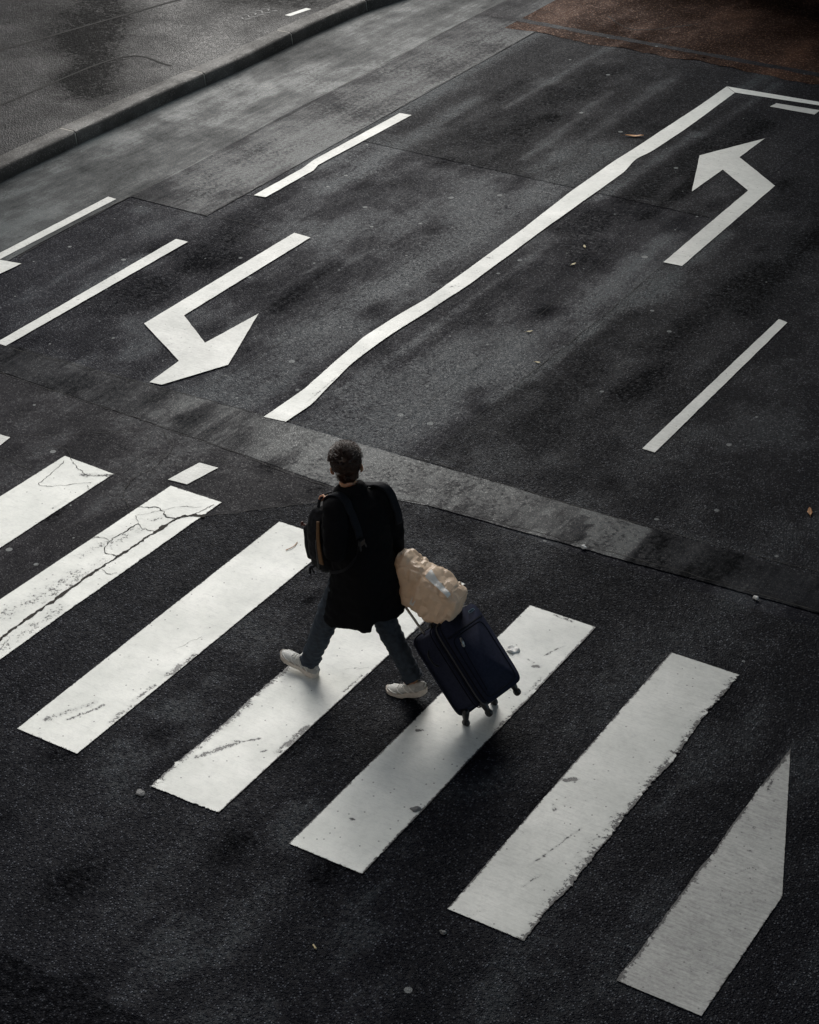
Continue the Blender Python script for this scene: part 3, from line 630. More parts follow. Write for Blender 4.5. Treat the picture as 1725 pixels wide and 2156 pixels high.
# cracks that split the paint of the second stripe, and crazing of the old asphalt round it
bm = bmesh.new()
crack(bm, GROOVE[1:8], 0.014, 0.013, 12, 0.010)
tag(link_bm('road_groove', bm, M['groove']), kind='structure')
bm = bmesh.new()
for pts, w in (
    ([(-8.207, 9.97), (-8.28, 9.93), (-8.36, 9.98), (-8.44, 10.0), (-8.58, 9.92)], 0.012), ([(-8.243, 9.75), (-8.33, 9.72), (-8.41, 9.76), (-8.5, 9.83)], 0.010),
    ([(-8.27, 9.30), (-8.38, 9.33), (-8.44, 9.45), (-8.43, 9.62), (-8.41, 9.76)], 0.010), ([(-8.26, 9.12), (-8.18, 9.10), (-8.12, 9.14)], 0.006),
    ([(-8.45, 9.45), (-8.52, 9.47), (-8.6, 9.4)], 0.006), ([(-8.2, 9.97), (-8.12, 10.15), (-8.09, 10.28)], 0.006), ([(-8.5, 9.83), (-8.3, 10.1), (-8.15, 10.2)], 0.005),
    ([(-8.62, 9.9), (-8.78, 10.05), (-8.86, 10.25), (-8.84, 10.5), (-8.9, 10.8), (-9.15, 11.0)], 0.008), ([(-8.86, 10.25), (-9.03, 10.22), (-9.2, 10.12), (-9.4, 10.2), (-9.6, 10.35), (-9.8, 10.3)], 0.007),
    ([(-8.84, 10.5), (-8.7, 10.62), (-8.45, 10.85), (-8.2, 10.98)], 0.006), ([(-8.62, 9.9), (-8.74, 9.7), (-8.83, 9.45), (-8.86, 9.3)], 0.006),
    ([(-9.03, 10.22), (-9.05, 10.6), (-9.2, 10.9)], 0.005), ([(-8.78, 10.05), (-8.95, 9.95), (-9.1, 9.98)], 0.005), ([(-8.45, 10.85), (-8.1, 10.75), (-7.7, 10.9)], 0.005),
    ([(-8.66, 8.95), (-8.73, 8.75), (-8.66, 8.55)], 0.006), ([(-9.5, 10.2), (-9.45, 10.0), (-9.4, 9.8), (-9.2, 9.95), (-9.1, 10.05)], 0.005),
    ([(-8.45, 7.6), (-8.38, 7.9), (-8.5, 8.2)], 0.004), ([(-8.2, 7.5), (-8.17, 7.8), (-8.22, 8.1)], 0.004),
    ([(-7.2, 8.6), (-7.12, 8.8)], 0.003), ([(-6.1, 9.0), (-5.95, 9.1)], 0.002)):
    crack(bm, pts, w * 0.36, 0.0135, 9, 0.014)
tag(link_bm('road_crack', bm, M['crack']), kind='structure')
# faint chalked scribble on the pavement
bm = bmesh.new()
for k in range(5):
    x0, y0 = -14.75 + 0.02 * k, 19.75 + 0.11 * k
    crack(bm, [(x0, y0), (x0 + 0.06, y0 + 0.05), (x0 + 0.13, y0 - 0.01), (x0 + 0.2, y0 + 0.06)], 0.012, 0.1515, 6, 0.01)
tag(link_bm('chalk_scribble', bm, M['stone']), 'faint pale scribble on the dark pavement near the kerb, top left', 'graffiti')
Z = V((0, 0, 1))
# ------------------------------------------------------------------ the building beyond the junction is added out of view to shade the road's right
corner_blocker = empty('building', (-3.0, 32.0, 0))
bm = bmesh.new(); box(bm, (0.2, 0.0, 12.0), (1, 0, 0), (0, 1, 0), (0, 0, 1), 9.0, 6.5, 12.0)
tag(corner_blocker, 'tall grey rendered building on the far corner of the junction', 'building')
link_bm('wall', bm, M['render_wall'], corner_blocker, smooth=False)
bm = bmesh.new(); box(bm, (0.2, 0.0, 24.2), (1, 0, 0), (0, 1, 0), (0, 0, 1), 9.4, 6.9, 0.25); link_bm('cornice', bm, M['render_wall'], corner_blocker, smooth=False)
for fl in range(6):
    for k in range(6):
        bm = bmesh.new(); box(bm, (-7.0 + k * 2.9, -6.52, 3.0 + fl * 3.6), (1, 0, 0), (0, 1, 0), (0, 0, 1), 0.6, 0.05, 1.0)
        link_bm('window', bm, M['glass'], corner_blocker, smooth=False)
back = empty('building', (-4.0, -6.0, 0))  # added behind the camera to block the rear sky
tag(back, 'long grey rendered building behind the viewpoint', 'building')
bm = bmesh.new(); box(bm, (0, 0, 11.0), (1, 0, 0), (0, 1, 0), (0, 0, 1), 26.0, 5.0, 11.0); link_bm('wall', bm, M['render_wall'], back, smooth=False)
bm = bmesh.new(); box(bm, (0, 0, 22.2), (1, 0, 0), (0, 1, 0), (0, 0, 1), 26.4, 5.4, 0.25); link_bm('cornice', bm, M['render_wall'], back, smooth=False)
far = empty('building', (-38.0, 46.0, 0))  # added to cut the low sky glow mirrored in the ground
tag(far, 'low pale building closing the far end of the street', 'building')
bm = bmesh.new(); box(bm, (0, 0, 5.0), (1, 0, 0), (0, 1, 0), (0, 0, 1), 25.0, 5.0, 5.0); link_bm('wall', bm, M['render_wall'], far, smooth=False)
bm = bmesh.new(); box(bm, (0, 0, 10.2), (1, 0, 0), (0, 1, 0), (0, 0, 1), 25.3, 5.3, 0.2); link_bm('cornice', bm, M['render_wall'], far, smooth=False)
left = empty('building', (-29.0, 10.0, 0))  # added out of view to dim sky light from the left
tag(left, 'grey rendered building along the pavement on the left', 'building')
bm = bmesh.new(); box(bm, (0, 0, 8.0), (1, 0, 0), (0, 1, 0), (0, 0, 1), 6.0, 17.0, 8.0); link_bm('wall', bm, M['render_wall'], left, smooth=False)
bm = bmesh.new(); box(bm, (0, 0, 16.2), (1, 0, 0), (0, 1, 0), (0, 0, 1), 6.3, 17.3, 0.2); link_bm('cornice', bm, M['render_wall'], left, smooth=False)
# made-up elevated deck, out of view, added to shade the right side
added_deck = empty('railway_viaduct', (1.5, 10.0, 0))
tag(added_deck, 'concrete railway viaduct running above the right side of the street', 'viaduct')
DK = [(-5.0, 0.5), (-12.0, 22.5), (6.0, 24.0), (9.0, 0.5)]
bm = bmesh.new()
lo = [V((x - 1.5, y - 10.0, 9.3)) for x, y in DK]; skin_rings(bm, [lo, [p + V((0, 0, 0.9)) for p in lo]])
link_bm('deck', bm, M['render_wall'], added_deck, smooth=False)
for a, b in ((0, 1), (2, 3)):
    p, q = lo[a], lo[b]; d = (q - p).normalized(); n = V((-d.y, d.x, 0))
    bm = bmesh.new(); box(bm, (p + q) / 2 + V((0, 0, 1.45)), d, n, Z, (q - p).length / 2, 0.1, 0.548); link_bm('parapet', bm, M['render_wall'], added_deck, smooth=False)
for x, y in ((1.5, 3.0), (1.0, 13.0)):
    bm = bmesh.new(); rr = [sup(V((x - 1.5, y - 10.0, z)), V((1, 0, 0)), V((0, 1, 0)), r, r, 3, 24) for z, r in ((-0.02, 0.75), (7.8, 0.6), (9.296, 1.1))]
    skin_rings(bm, rr); link_bm('pier', bm, M['render_wall'], added_deck)
#PART2
# ------------------------------------------------------------------ the walker
Z = V((0, 0, 1))
P0 = V((-5.95, 8.92, 0.0))
FT = V((-0.94, 0.34, 0)); LT = V((-0.34, -0.94, 0))          # torso faces, torso left
FH = V((-0.56, 0.83, -0.02)).normalized()                     # head looks
LH = Z.cross(FH).normalized(); UH = FH.cross(LH).normalized()
roll = math.radians(5)
LH, UH = (LH * math.cos(roll) - UH * math.sin(roll)), (UH * math.cos(roll) + LH * math.sin(roll))
HC = V((-6.003, 8.955, 1.632))                                # head centre
SHL, ELL, WRL = V((-5.965, 8.755, 1.425)), V((-5.905, 8.665, 1.165)), V((-6.035, 8.80, 1.315))
SHR, ELR, WRR = V((-5.835, 9.085, 1.41)), V((-5.775, 9.135, 1.12)), V((-5.765, 9.15, 0.865))
HIPL, HIPR = V((-5.92, 8.83, 0.92)), V((-5.86, 9.00, 0.92))
KNL, KNR = V((-6.10, 8.83, 0.50)), V((-5.735, 8.985, 0.50))
ANL, ANR = V((-6.258, 8.847, 0.105)), V((-5.535, 8.985, 0.155))
GRIP = V((-5.80, 9.15, 0.80))                                 # right fist on the trolley handle
HNDL = V((-6.085, 8.875, 1.40))                               # left fist on the backpack loop

def hand(bm, wrist, d, pal, thumb, curl=1.0, size=1.0):
    """wrist point, direction wrist->knuckles, palm direction, thumb side"""
    d, pal, thumb = V(d).normalized(), V(pal), V(thumb)
    pal = (pal - d * pal.dot(d)).normalized(); s = d.cross(pal); s = s if s.dot(thumb) > 0 else -s
    w = V(wrist)
    for k in range(4):                                        # palm bones
        u = (1.5 - k) * 0.020
        tube(bm, [w + s * u * 0.6, w + d * 0.05 * size + s * u, w + d * 0.088 * size + s * u], [0.017, 0.016, 0.0125], 10)
    for k, ln in enumerate((0.072, 0.080, 0.075, 0.058)):     # four fingers curled round what is held
        u = (1.5 - k) * 0.0205; p = w + d * 0.088 * size + s * u; pts = [p]; a = 0.0
        for seg, fr in enumerate((0.45, 0.32, 0.23)):
            a += curl * (0.75, 1.0, 0.8)[seg] + 0.05 * (k % 2)
            q = d * math.cos(a) + pal * math.sin(a)
            p = p + q * ln * fr * 1.2; pts.append(p)
        tube(bm, pts, [0.0098, 0.0092, 0.0085, 0.0075], 10)
    b0 = w + d * 0.028 + s * 0.028                            # thumb leaves the side of the palm
    tube(bm, [b0, b0 + d * 0.028 + s * 0.022 + pal * 0.008, b0 + d * 0.052 + s * 0.020 + pal * 0.030, b0 + d * 0.062 + s * 0.008 + pal * 0.045], [0.014, 0.0115, 0.0105, 0.0085], 10)

bm = bmesh.new()
# head: cranium, face, jaw, nose, ears, neck
ell(bm, HC + UH * 0.012 - FH * 0.012, LH * 0.076, FH * 0.096, UH * 0.100)
ell(bm, HC - UH * 0.045 + FH * 0.030, LH * 0.060, FH * 0.066, UH * 0.078)
ell(bm, HC - UH * 0.088 + FH * 0.058, LH * 0.030, FH * 0.030, UH * 0.024)
tube(bm, [HC + UH * 0.005 + FH * 0.088, HC - UH * 0.030 + FH * 0.108], [0.010, 0.014], 10)
for sgn in (-1, 1):
    ell(bm, HC + LH * 0.034 * sgn + UH * 0.014 + FH * 0.080, LH * 0.018, FH * 0.012, UH * 0.006, 12, 8)   # brow
    ell(bm, HC + LH * 0.033 * sgn - UH * 0.020 + FH * 0.074, LH * 0.020, FH * 0.016, UH * 0.012, 12, 8)   # cheek
    c = HC + LH * 0.081 * sgn - UH * 0.030 - FH * 0.004
    o = (LH * sgn * 0.80 - FH * 0.6).normalized(); up = (UH - FH * 0.15).normalized(); tn = o.cross(up).normalized()
    rim = [c + up * 0.028 * math.cos(a) * 1.05 + o * (0.006 + 0.016 * math.sin(a)) for a in np.linspace(0.15, math.pi - 0.1, 9)]
    tube(bm, rim, [0.006, 0.0068, 0.0065, 0.006, 0.006, 0.006, 0.006, 0.0065, 0.008], 8)
    ell(bm, c + o * 0.006, o * 0.014, up * 0.025, tn * 0.006, 12, 8)
for zz, ff in ((-0.058, 0.092), (-0.068, 0.090)):
    tube(bm, [HC + UH * zz + FH * (ff - 0.006) + LH * 0.022, HC + UH * zz + FH * ff, HC + UH * zz + FH * (ff - 0.006) - LH * 0.022], [0.004, 0.006, 0.004], 8)
tube(bm, [V((-5.955, 8.925, 1.40)), V((-5.972, 8.93, 1.50)), HC - UH * 0.055 - FH * 0.022], [0.064, 0.056, 0.058], 18)
# trunk and limbs under the clothes
rings = []
for z, a, b in ((0.80, 0.12, 0.09), (0.92, 0.155, 0.10), (1.05, 0.14, 0.09), (1.20, 0.155, 0.10), (1.32, 0.17, 0.105), (1.40, 0.16, 0.09), (1.45, 0.10, 0.07)):
    c = V((-5.885 - 0.07 * (z - 0.8) / 0.65, 8.92, z)); rings.append(sup(c, LT, FT, a, b, 2.3, 24))
skin_rings(bm, rings)
tube(bm, [SHL, ELL, WRL], [0.050, 0.040, 0.030], 12); tube(bm, [SHR, ELR, WRR], [0.050, 0.040, 0.030], 12)
tube(bm, [WRL, HNDL - (HNDL - WRL) * 0.6], [0.029, 0.027], 12); tube(bm, [WRR, GRIP + V((0.012, 0.0, 0.085))], [0.029, 0.026], 12)
for h_, k_, a_ in ((HIPL, KNL, ANL), (HIPR, KNR, ANR)):
    tube(bm, [h_, k_, a_], [0.078, 0.050, 0.034], 14)
    tube(bm, [a_, a_ + V((-0.05, 0, -0.055))], [0.028, 0.020], 10)
hand(bm, HNDL - (HNDL - WRL) * 0.75, (HNDL - WRL), V((-0.9, 0.1, -0.3)), V((0.2, 0.9, 0.3)), 0.95)
hand(bm, GRIP + V((0.012, 0, 0.085)), V((-0.08, 0.0, -1.0)), V((-0.55, 0.1, 0.0)), V((-0.3, -0.9, 0)), 1.0)
me = fuse(bm, 0.0048, 3, 0.5)
person = link('person', me, M['skin'], origin=P0)
tag(person, 'person walking away over the crossing in a long black coat, jeans and pale trainers', 'person')

# hair: a cap close to the skull plus many short locks swept up and back
bm = bmesh.new()
HCn = HC + UH * 0.018 - FH * 0.016
ell(bm, HCn + UH * 0.014, LH * 0.096, FH * 0.108, UH * 0.112, 32, 22)
ell(bm, HC - UH * 0.035 - FH * 0.058, LH * 0.070, FH * 0.046, UH * 0.072, 24, 16)
bmesh.ops.delete(bm, geom=[v for v in bm.verts if ((v.co - HC).dot(FH) > 0.052 - 0.0 * (v.co - HC).dot(UH) and (v.co - HC).dot(UH) < 0.052) or
                           ((v.co - HC).dot(UH) < -0.005 and (v.co - HC).dot(FH) > 0.012 and abs((v.co - HC).dot(LH)) > 0.05)], context='VERTS')
for v in bm.verts:
    d = (v.co - HC).normalized(); k = mnoise.noise(v.co * 38) * 0.007 + mnoise.noise(v.co * 90) * 0.003; v.co += d * k
nl = 0
while nl < 3000:
    a = rng.uniform(0, 2 * math.pi); e = rng.uniform(-0.85, 1.0)
    q = math.sqrt(max(0, 1 - e * e)); dirv = LH * (q * math.cos(a)) + FH * (q * math.sin(a)) + UH * e
    f_ = dirv.dot(FH)
    if e < 0.30 and f_ > 0.35: continue
    if e < -0.15 and f_ > -0.20: continue
    nl += 1
    r0 = V(HCn) + UH * 0.014 + LH * (0.095 * dirv.dot(LH)) + FH * (0.107 * f_) + UH * (0.111 * e)
    if e < -0.2: r0 = HC + LH * (0.074 * dirv.dot(LH) / max(q, .3)) - FH * (0.102 - 0.03 * abs(dirv.dot(LH))) * abs(min(f_ * 1.2, 1)) + UH * (0.11 * e)
    clump = V((mnoise.noise(r0 * 30), mnoise.noise(r0 * 30 + V((9, 0, 0))), mnoise.noise(r0 * 30 + V((0, 9, 0)))))
    want = FH * (0.9 if e > 0.35 else 0.15) - UH * (0.9 if e < 0.45 else -0.1) + clump * 1.1 + V(rng.normal(0, 0.22, 3))
    flow = (want - dirv * want.dot(dirv)).normalized() + dirv * (0.45 if e > 0.35 else 0.14)
    ln = rng.uniform(0.022, 0.038) * (1.35 if e > 0.35 else 0.8)
    p0 = r0 - dirv * 0.003; p1 = r0 + flow * ln * 0.5 + dirv * 0.001; p2 = r0 + flow * ln - dirv * ln * 0.16
    w = rng.uniform(0.0022, 0.0042)
    tube(bm, [p0, p1, p2], [w, w * 0.8, w * 0.25], 4, round_caps=False, flat=0.6)
hair = link_bm('hair', bm, M['hair'], person, P0)

# coat: body, sleeves and collar fused to one garment
def coat_c(z):
    zs = [0.50, 0.70, 0.90, 1.10, 1.30, 1.42, 1.50]
    return V((np.interp(z, zs, [-5.865, -5.855, -5.85, -5.875, -5.905, -5.935, -5.958]), np.interp(z, zs, [8.905, 8.905, 8.91, 8.915, 8.92, 8.925, 8.926]), z))
bm = bmesh.new(); rings = []
for z, a, b, yaw in ((0.585, 0.205, 0.270, 0), (0.61, 0.212, 0.272, 0), (0.67, 0.213, 0.258, 4), (0.75, 0.212, 0.232, 8), (0.90, 0.205, 0.205, 13), (1.02, 0.196, 0.178, 17), (1.15, 0.196, 0.160, 20),
                     (1.28, 0.196, 0.150, 20), (1.37, 0.182, 0.134, 20), (1.425, 0.150, 0.110, 20), (1.462, 0.112, 0.092, 20), (1.49, 0.078, 0.078, 25), (1.512, 0.070, 0.073, 30)):
    y_ = math.radians(yaw); f = V((-math.cos(y_), math.sin(y_), 0)); l_ = Z.cross(f)
    c = coat_c(z)
    ring = sup(c, l_, f, a, b, 2.35, 64)
    if z < 0.64:                                              # the hem hangs a little lower in the back corner
        for p in ring:
            r_ = p - c
            ang = math.degrees(math.atan2(p.y - 8.905, p.x + 5.865))
            if -46 < ang < 120: p.z += 0.05 * min(1.0, (ang + 46) / 6)
            p.z += 0.006 * mnoise.noise(p * 6) - 0.035 * (r_.dot(f) / b) + 0.03 * max(0, r_.dot(-l_) / a)
    rings.append(ring)
skin_rings(bm, rings)
tube(bm, smooth_path([SHL + V((0, 0.02, -0.015)), (SHL + ELL) / 2 + V((0.012, -0.012, 0)), ELL, (ELL + WRL) / 2 + V((-0.004, -0.012, 0)), WRL], 4),
     list(np.interp(np.linspace(0, 1, 17), [0, 0.3, 0.55, 0.8, 1], [0.088, 0.074, 0.064, 0.054, 0.047])), 18)
tube(bm, smooth_path([SHR + V((0, -0.02, -0.015)), (SHR + ELR) / 2 + V((0.018, 0.01, 0)), ELR, (ELR + WRR) / 2 + V((0.006, 0.0, 0)), WRR], 4),
     list(np.interp(np.linspace(0, 1, 17), [0, 0.3, 0.55, 0.8, 1], [0.080, 0.072, 0.064, 0.056, 0.050])), 18)
# turned-up collar standing round the neck, open at the throat
col = []
for t in np.linspace(-2.5, 2.5, 22):
    f = -FT.copy(); l_ = LT
    dr = f * math.cos(t) + l_ * math.sin(t)
    col.append(V((-5.962, 8.928, 1.497 + 0.026 * math.cos(t))) + dr * 0.074)
tube(bm, col, 0.020, 10)
tube(bm, [p - V((0, 0, 0.02)) + (p - V((-5.962, 8.928, p.z))).normalized() * 0.012 for p in col], 0.022, 10)
me = fuse(bm, 0.0085, 5, 0.5)
# vent notch at the back corner of the hem, hanging folds, sleeve creases
VN = V((-5.67, 8.775, 0.5))
def coat_fold(p, n):
    q = V(p); z = q.z
    a = math.atan2(q.y - 8.915, q.x + 5.87)
    fold = 0.008 * math.sin(a * 5 + 2.2 * mnoise.noise(q * 3)) * max(0.0, min(1.0, (1.05 - z) / 0.45))
    crease = 0.009 * mnoise.noise(V((q.x * 9, q.y * 9, q.z * 16))) + 0.006 * mnoise.noise(V((q.x * 22, q.y * 22, q.z * 30)))
    side = math.hypot(q.x - VN.x, q.y - VN.y)
    if z < 0.80 and side < 0.05: fold -= 0.07 * (1 - side / 0.05) * (0.80 - z) / 0.24
    return fold + crease * (0.5 if z > 1.4 else 1.0)
displace(me, coat_fold)
from mathutils.bvhtree import BVHTree
coat_bvh = BVHTree.FromPolygons([v.co.copy() for v in me.vertices], [tuple(p.vertices) for p in me.polygons])
coat = link('coat', me, M['coat'], person, P0)

# jeans
bm = bmesh.new()
for h_, k_, a_ in ((HIPL, KNL, ANL), (HIPR, KNR, ANR)):
    cuff = a_ - (k_ - a_).normalized() * 0.005
    pts = smooth_path([h_, h_.lerp(k_, 0.55), k_, k_.lerp(a_, 0.42), cuff], 5)
    rr = list(np.interp(np.linspace(0, 1, len(pts)), [0, 0.28, 0.5, 0.75, 0.93, 1], [0.098, 0.086, 0.074, 0.068, 0.060, 0.063]))
    rings = []
    for i, p in enumerate(pts):
        d = (pts[min(i + 1, len(pts) - 1)] - pts[max(i - 1, 0)]).normalized()
        ax = V((1, 0, 0)); ax = (ax - d * ax.dot(d)).normalized(); rings.append(sup(p, ax, d.cross(ax), rr[i] * 1.04, rr[i] * 0.94, 2.2, 22))
    skin_rings(bm, rings)
    tube(bm, [cuff + (k_ - a_).normalized() * 0.006, cuff + (k_ - a_).normalized() * 0.034], [0.064, 0.0645], 20, False)
rings = [sup(V((-5.885, 8.915, z)), LT, FT, a, b, 2.3, 26) for z, a, b in ((0.80, 0.15, 0.11), (0.90, 0.17, 0.12), (1.02, 0.16, 0.11))]
skin_rings(bm, rings)
me = fuse(bm, 0.006, 3, 0.5)
def jean_fold(p, n):
    q = V(p)
    k = 0.011 * (abs(mnoise.noise(V((q.x * 13, q.y * 13, q.z * 21)))) - 0.2) + 0.006 * mnoise.noise(V((q.x * 30, q.y * 30, q.z * 46)))
    if q.z < 0.30: k += 0.006 * math.sin(q.z * 130 + 4 * mnoise.noise(q * 11)) * (0.3 - q.z) / 0.2
    return k
displace(me, jean_fold)
link('jeans', me, M['denim'], person, P0)

# trainers: chunky pale running shoes
def trainer(heel, yaw, pitch, lean=0.0, flex=0.0):
    """heel = ground point under the heel; local x forward"""
    R = Matrix.Translation(heel) @ Matrix.Rotation(yaw, 4, 'Z') @ Matrix.Rotation(-pitch, 4, 'Y') @ Matrix.Rotation(lean, 4, 'X')
    Ln = 0.292
    def T(x, y, z):
        zz = z
        if flex and x < 0.18: zz += flex * ((0.18 - x) / 0.18) ** 1.3
        return R @ V((x, y, zz))
    S = [0.0, 0.012, 0.04, 0.09, 0.14, 0.19, 0.235, 0.27, 0.287, 0.292]
    HW = [0.020, 0.031, 0.037, 0.035, 0.037, 0.045, 0.046, 0.036, 0.018, 0.006]
    top = [0.085, 0.098, 0.103, 0.098, 0.088, 0.071, 0.060, 0.052, 0.043, 0.036]
    zs = [0.034, 0.033, 0.031, 0.027, 0.024, 0.022, 0.022, 0.026, 0.031, 0.034]
    bm = bmesh.new(); rings = []
    for s, w, t, z0 in zip(S, HW, top, zs):
        ring = []
        for k in range(20):
            a = 2 * math.pi * k / 20; c_, s_ = math.cos(a), math.sin(a)
            y = w * math.copysign(abs(c_) ** 0.8, c_); hgt = (t - z0)
            zz = z0 + hgt * (0.42 + 0.58 * s_) if s_ > 0 else z0 + hgt * 0.42 * (1 + s_)
            y *= 1 - 0.38 * max(0, s_) * (1 if s < 0.15 else 0.55)
            ring.append(T(s, y, zz))
        rings.append(ring)
    skin_rings(bm, rings)
    root = link_bm('trainer', bm, M['shoe_mesh'], person, P0)
    md = root.modifiers.new('sub', 'SUBSURF'); md.levels = md.render_levels = 1
    bm = bmesh.new(); rings = []
    n = 40
    for i in range(n):                                        # midsole with a waved side and toe spring
        s = i / (n - 1); x = -0.006 + (Ln + 0.010) * s
        w = float(np.interp(x, S, HW)) + 0.006 if 0 < x < Ln else 0.012
        lo = 0.012 * max(0, (s - 0.82) / 0.18) ** 1.6 + 0.006 * math.exp(-((s - 0.42) / 0.1) ** 2) + 0.006 * max(0, (0.05 - s) / 0.05)
        hi = float(np.interp(x, S, zs)) + 0.010 + 0.004 * math.sin(s * 19)
        rings.append([T(x, w, hi), T(x, w + 0.003, (lo + hi) / 2), T(x, w - 0.003, lo), T(x, -w + 0.003, lo), T(x, -w - 0.003, (lo + hi) / 2), T(x, -w, hi)])
    skin_rings(bm, rings)
    so = link_bm('sole', bm, M['sole'], root, P0); edge_split(so, 40)
    bm = bmesh.new()                                          # side overlays, heel counter, toe cap
    for sg in (-1, 1):
        for xa, xb, za, zb, w in ((0.06, 0.12, 0.036, 0.086, 0.010), (0.10, 0.16, 0.035, 0.078, 0.010), (0.15, 0.205, 0.033, 0.062, 0.009), (0.20, 0.262, 0.036, 0.044, 0.010)):
            pts = []
            for t in np.linspace(0, 1, 6):
                x = xa + (xb - xa) * t; z = za + (zb - za) * t; wd = float(np.interp(x, S, HW)); tp = float(np.interp(x, S, top)); z0 = float(np.interp(x, S, zs))
                k = (z - z0) / (tp - z0); s_ = max(0, (k - 0.42) / 0.58); yy = wd * (max(0.02, 1 - s_ * s_) ** 0.40) * (1 - 0.38 * s_ * (1 if x < 0.15 else 0.55))
                pts.append(T(x, sg * (yy + 0.0005), z))
            tube(bm, pts, [w * 0.4] * 6, 6)
    link_bm('overlay', bm, M['shoe_panel'], root, P0)
    bm = bmesh.new(); rings = []
    for s, gr in ((-0.003, 0.003), (0.012, 0.0035), (0.04, 0.0035), (0.062, 0.003)):
        w = float(np.interp(s, S, HW)) + gr; ring = []
        for a in np.linspace(-0.25, math.pi + 0.25, 14):
            c_, s_ = math.cos(a), math.sin(a); t = float(np.interp(s, S, top)) - 0.012
            ring.append(T(s, w * math.copysign(abs(c_) ** 0.7, c_) * (1 - 0.3 * max(0, s_)), 0.045 + (t - 0.045) * max(0, s_) ** 0.6))
        rings.append(ring)
    skin_rings(bm, rings, closed=False)
    link_bm('heel_counter', bm, M['shoe_grey'], root, P0)
    bm = bmesh.new()
    for i in range(5):                                        # crossed laces and a bow
        x = 0.128 + i * 0.018; z = float(np.interp(x, S, top)) + 0.003
        tube(bm, [T(x, -0.024, z - 0.008), T(x + 0.004, 0, z + 0.002), T(x + 0.006, 0.024, z - 0.008)], 0.0032, 6)
    for sg in (-1, 1):
        lp = [T(0.124, 0, 0.100), T(0.140, sg * 0.020, 0.118), T(0.146, sg * 0.040, 0.112), T(0.134, sg * 0.036, 0.100), T(0.124, 0, 0.100)]
        tube(bm, smooth_path(lp, 4), 0.003, 6)
        tube(bm, smooth_path([T(0.124, 0, 0.100), T(0.15, sg * 0.018, 0.096), T(0.165, sg * 0.040, 0.075)], 4), 0.0026, 6)
    link_bm('laces', bm, M['shoe_panel'], root, P0)
    return root
trainer(V((-6.205, 8.845, 0.0)), math.pi, math.radians(16))
trainer(V((-5.44, 8.985, 0.004)), math.pi + 0.03, math.radians(-3), 0.0, 0.068)

# ------------------------------------------------------------------ backpack worn on the chest
PB = V((-6.118, 8.905, 1.105))
pf = V((-0.985, 0.17, 0)); pl = Z.cross(pf).normalized(); pu = (Z + pf * 0.10).normalized(); pf = pl.cross(pu).normalized()
bag_root = empty('backpack', PB)
tag(bag_root, 'black rucksack worn on the chest of the walking person', 'backpack')
bm = bmesh.new(); rings = []
for s, a, b in ((-0.245, 0.05, 0.035), (-0.23, 0.085, 0.062), (-0.185, 0.116, 0.090), (-0.10, 0.138, 0.108), (0.02, 0.138, 0.106), (0.10, 0.130, 0.096), (0.16, 0.112, 0.076), (0.205, 0.085, 0.052), (0.228, 0.05, 0.03)):
    rings.append(sup(PB + pu * s, pl, pf, a, b, 2.7, 36))
skin_rings(bm, rings)
me = fuse(bm, 0.008, 3)
displace(me, lambda p, n: 0.008 * mnoise.noise(V(p) * 14) + 0.004 * mnoise.noise(V(p) * 36))
link('pack_body', me, M['pack'], bag_root, PB)
bm = bmesh.new(); rings = []
for s, a, b in ((-0.18, 0.07, 0.03), (-0.16, 0.10, 0.048), (-0.05, 0.108, 0.055), (0.05, 0.10, 0.05), (0.08, 0.07, 0.03)):
    rings.append(sup(PB + pf * 0.095 + pu * s, pl, pf, a, b, 2.8, 28))
skin_rings(bm, rings); me = fuse(bm, 0.008, 3)
displace(me, lambda p, n: 0.006 * mnoise.noise(V(p) * 18))
link('front_pocket', me, M['pack'], bag_root, PB)
for off, wdt in ((0.045, 0.112), (-0.03, 0.128)):             # zips arching over the bag
    bm = bmesh.new()
    arc = []
    for t in np.linspace(-0.2, math.pi + 0.2, 30):
        k = math.sin(t); y_ = math.cos(t)
        zz = -0.12 + 0.335 * max(0, k) ** 0.7 if k > 0 else -0.12 + 0.25 * k
        arc.append(PB + pf * (off * (1 - 0.4 * max(0, k))) + pl * (wdt * 1.12 * y_ * (1 - 0.25 * max(0, k) ** 4)) + pu * zz)
    tube(bm, arc, 0.0045, 6)
    z_ = link_bm('zip', bm, M['zip'], bag_root, PB)
    bm = bmesh.new(); q = arc[7]; tube(bm, [q, q + pl * 0.008 - Z * 0.028], [0.003, 0.004], 6); link_bm('zip_pull', bm, M['steel'], z_, PB)
def ribbon(name, pts, w, mat, side, th=0.005, parent=bag_root, org=PB, hug=False):
    bm = bmesh.new(); p = smooth_path(pts, 6); rings = []
    if hug:                                                   # lie on the coat
        for i, q in enumerate(p):
            loc, nor, _, dist = coat_bvh.find_nearest(q)
            if loc is not None and (dist < 0.06 or (q - loc).dot(nor) < 0): p[i] = loc + nor * (th + 0.001)
        p = [p[0]] + [(p[i - 1] + p[i] * 2 + p[i + 1]) / 4 for i in range(1, len(p) - 1)] + [p[-1]]
    for i, q in enumerate(p):
        d = (p[min(i + 1, len(p) - 1)] - p[max(i - 1, 0)]).normalized(); s = V(side); s = (s - d * s.dot(d)).normalized(); n = d.cross(s)
        ww = w[0] + (w[1] - w[0]) * i / (len(p) - 1) if hasattr(w, '__len__') else w
        rings.append(sup(q, s, n, ww, th, 3.5, 14))
    skin_rings(bm, rings); return link_bm(name, bm, mat, parent, org)
top = PB + pu * 0.225
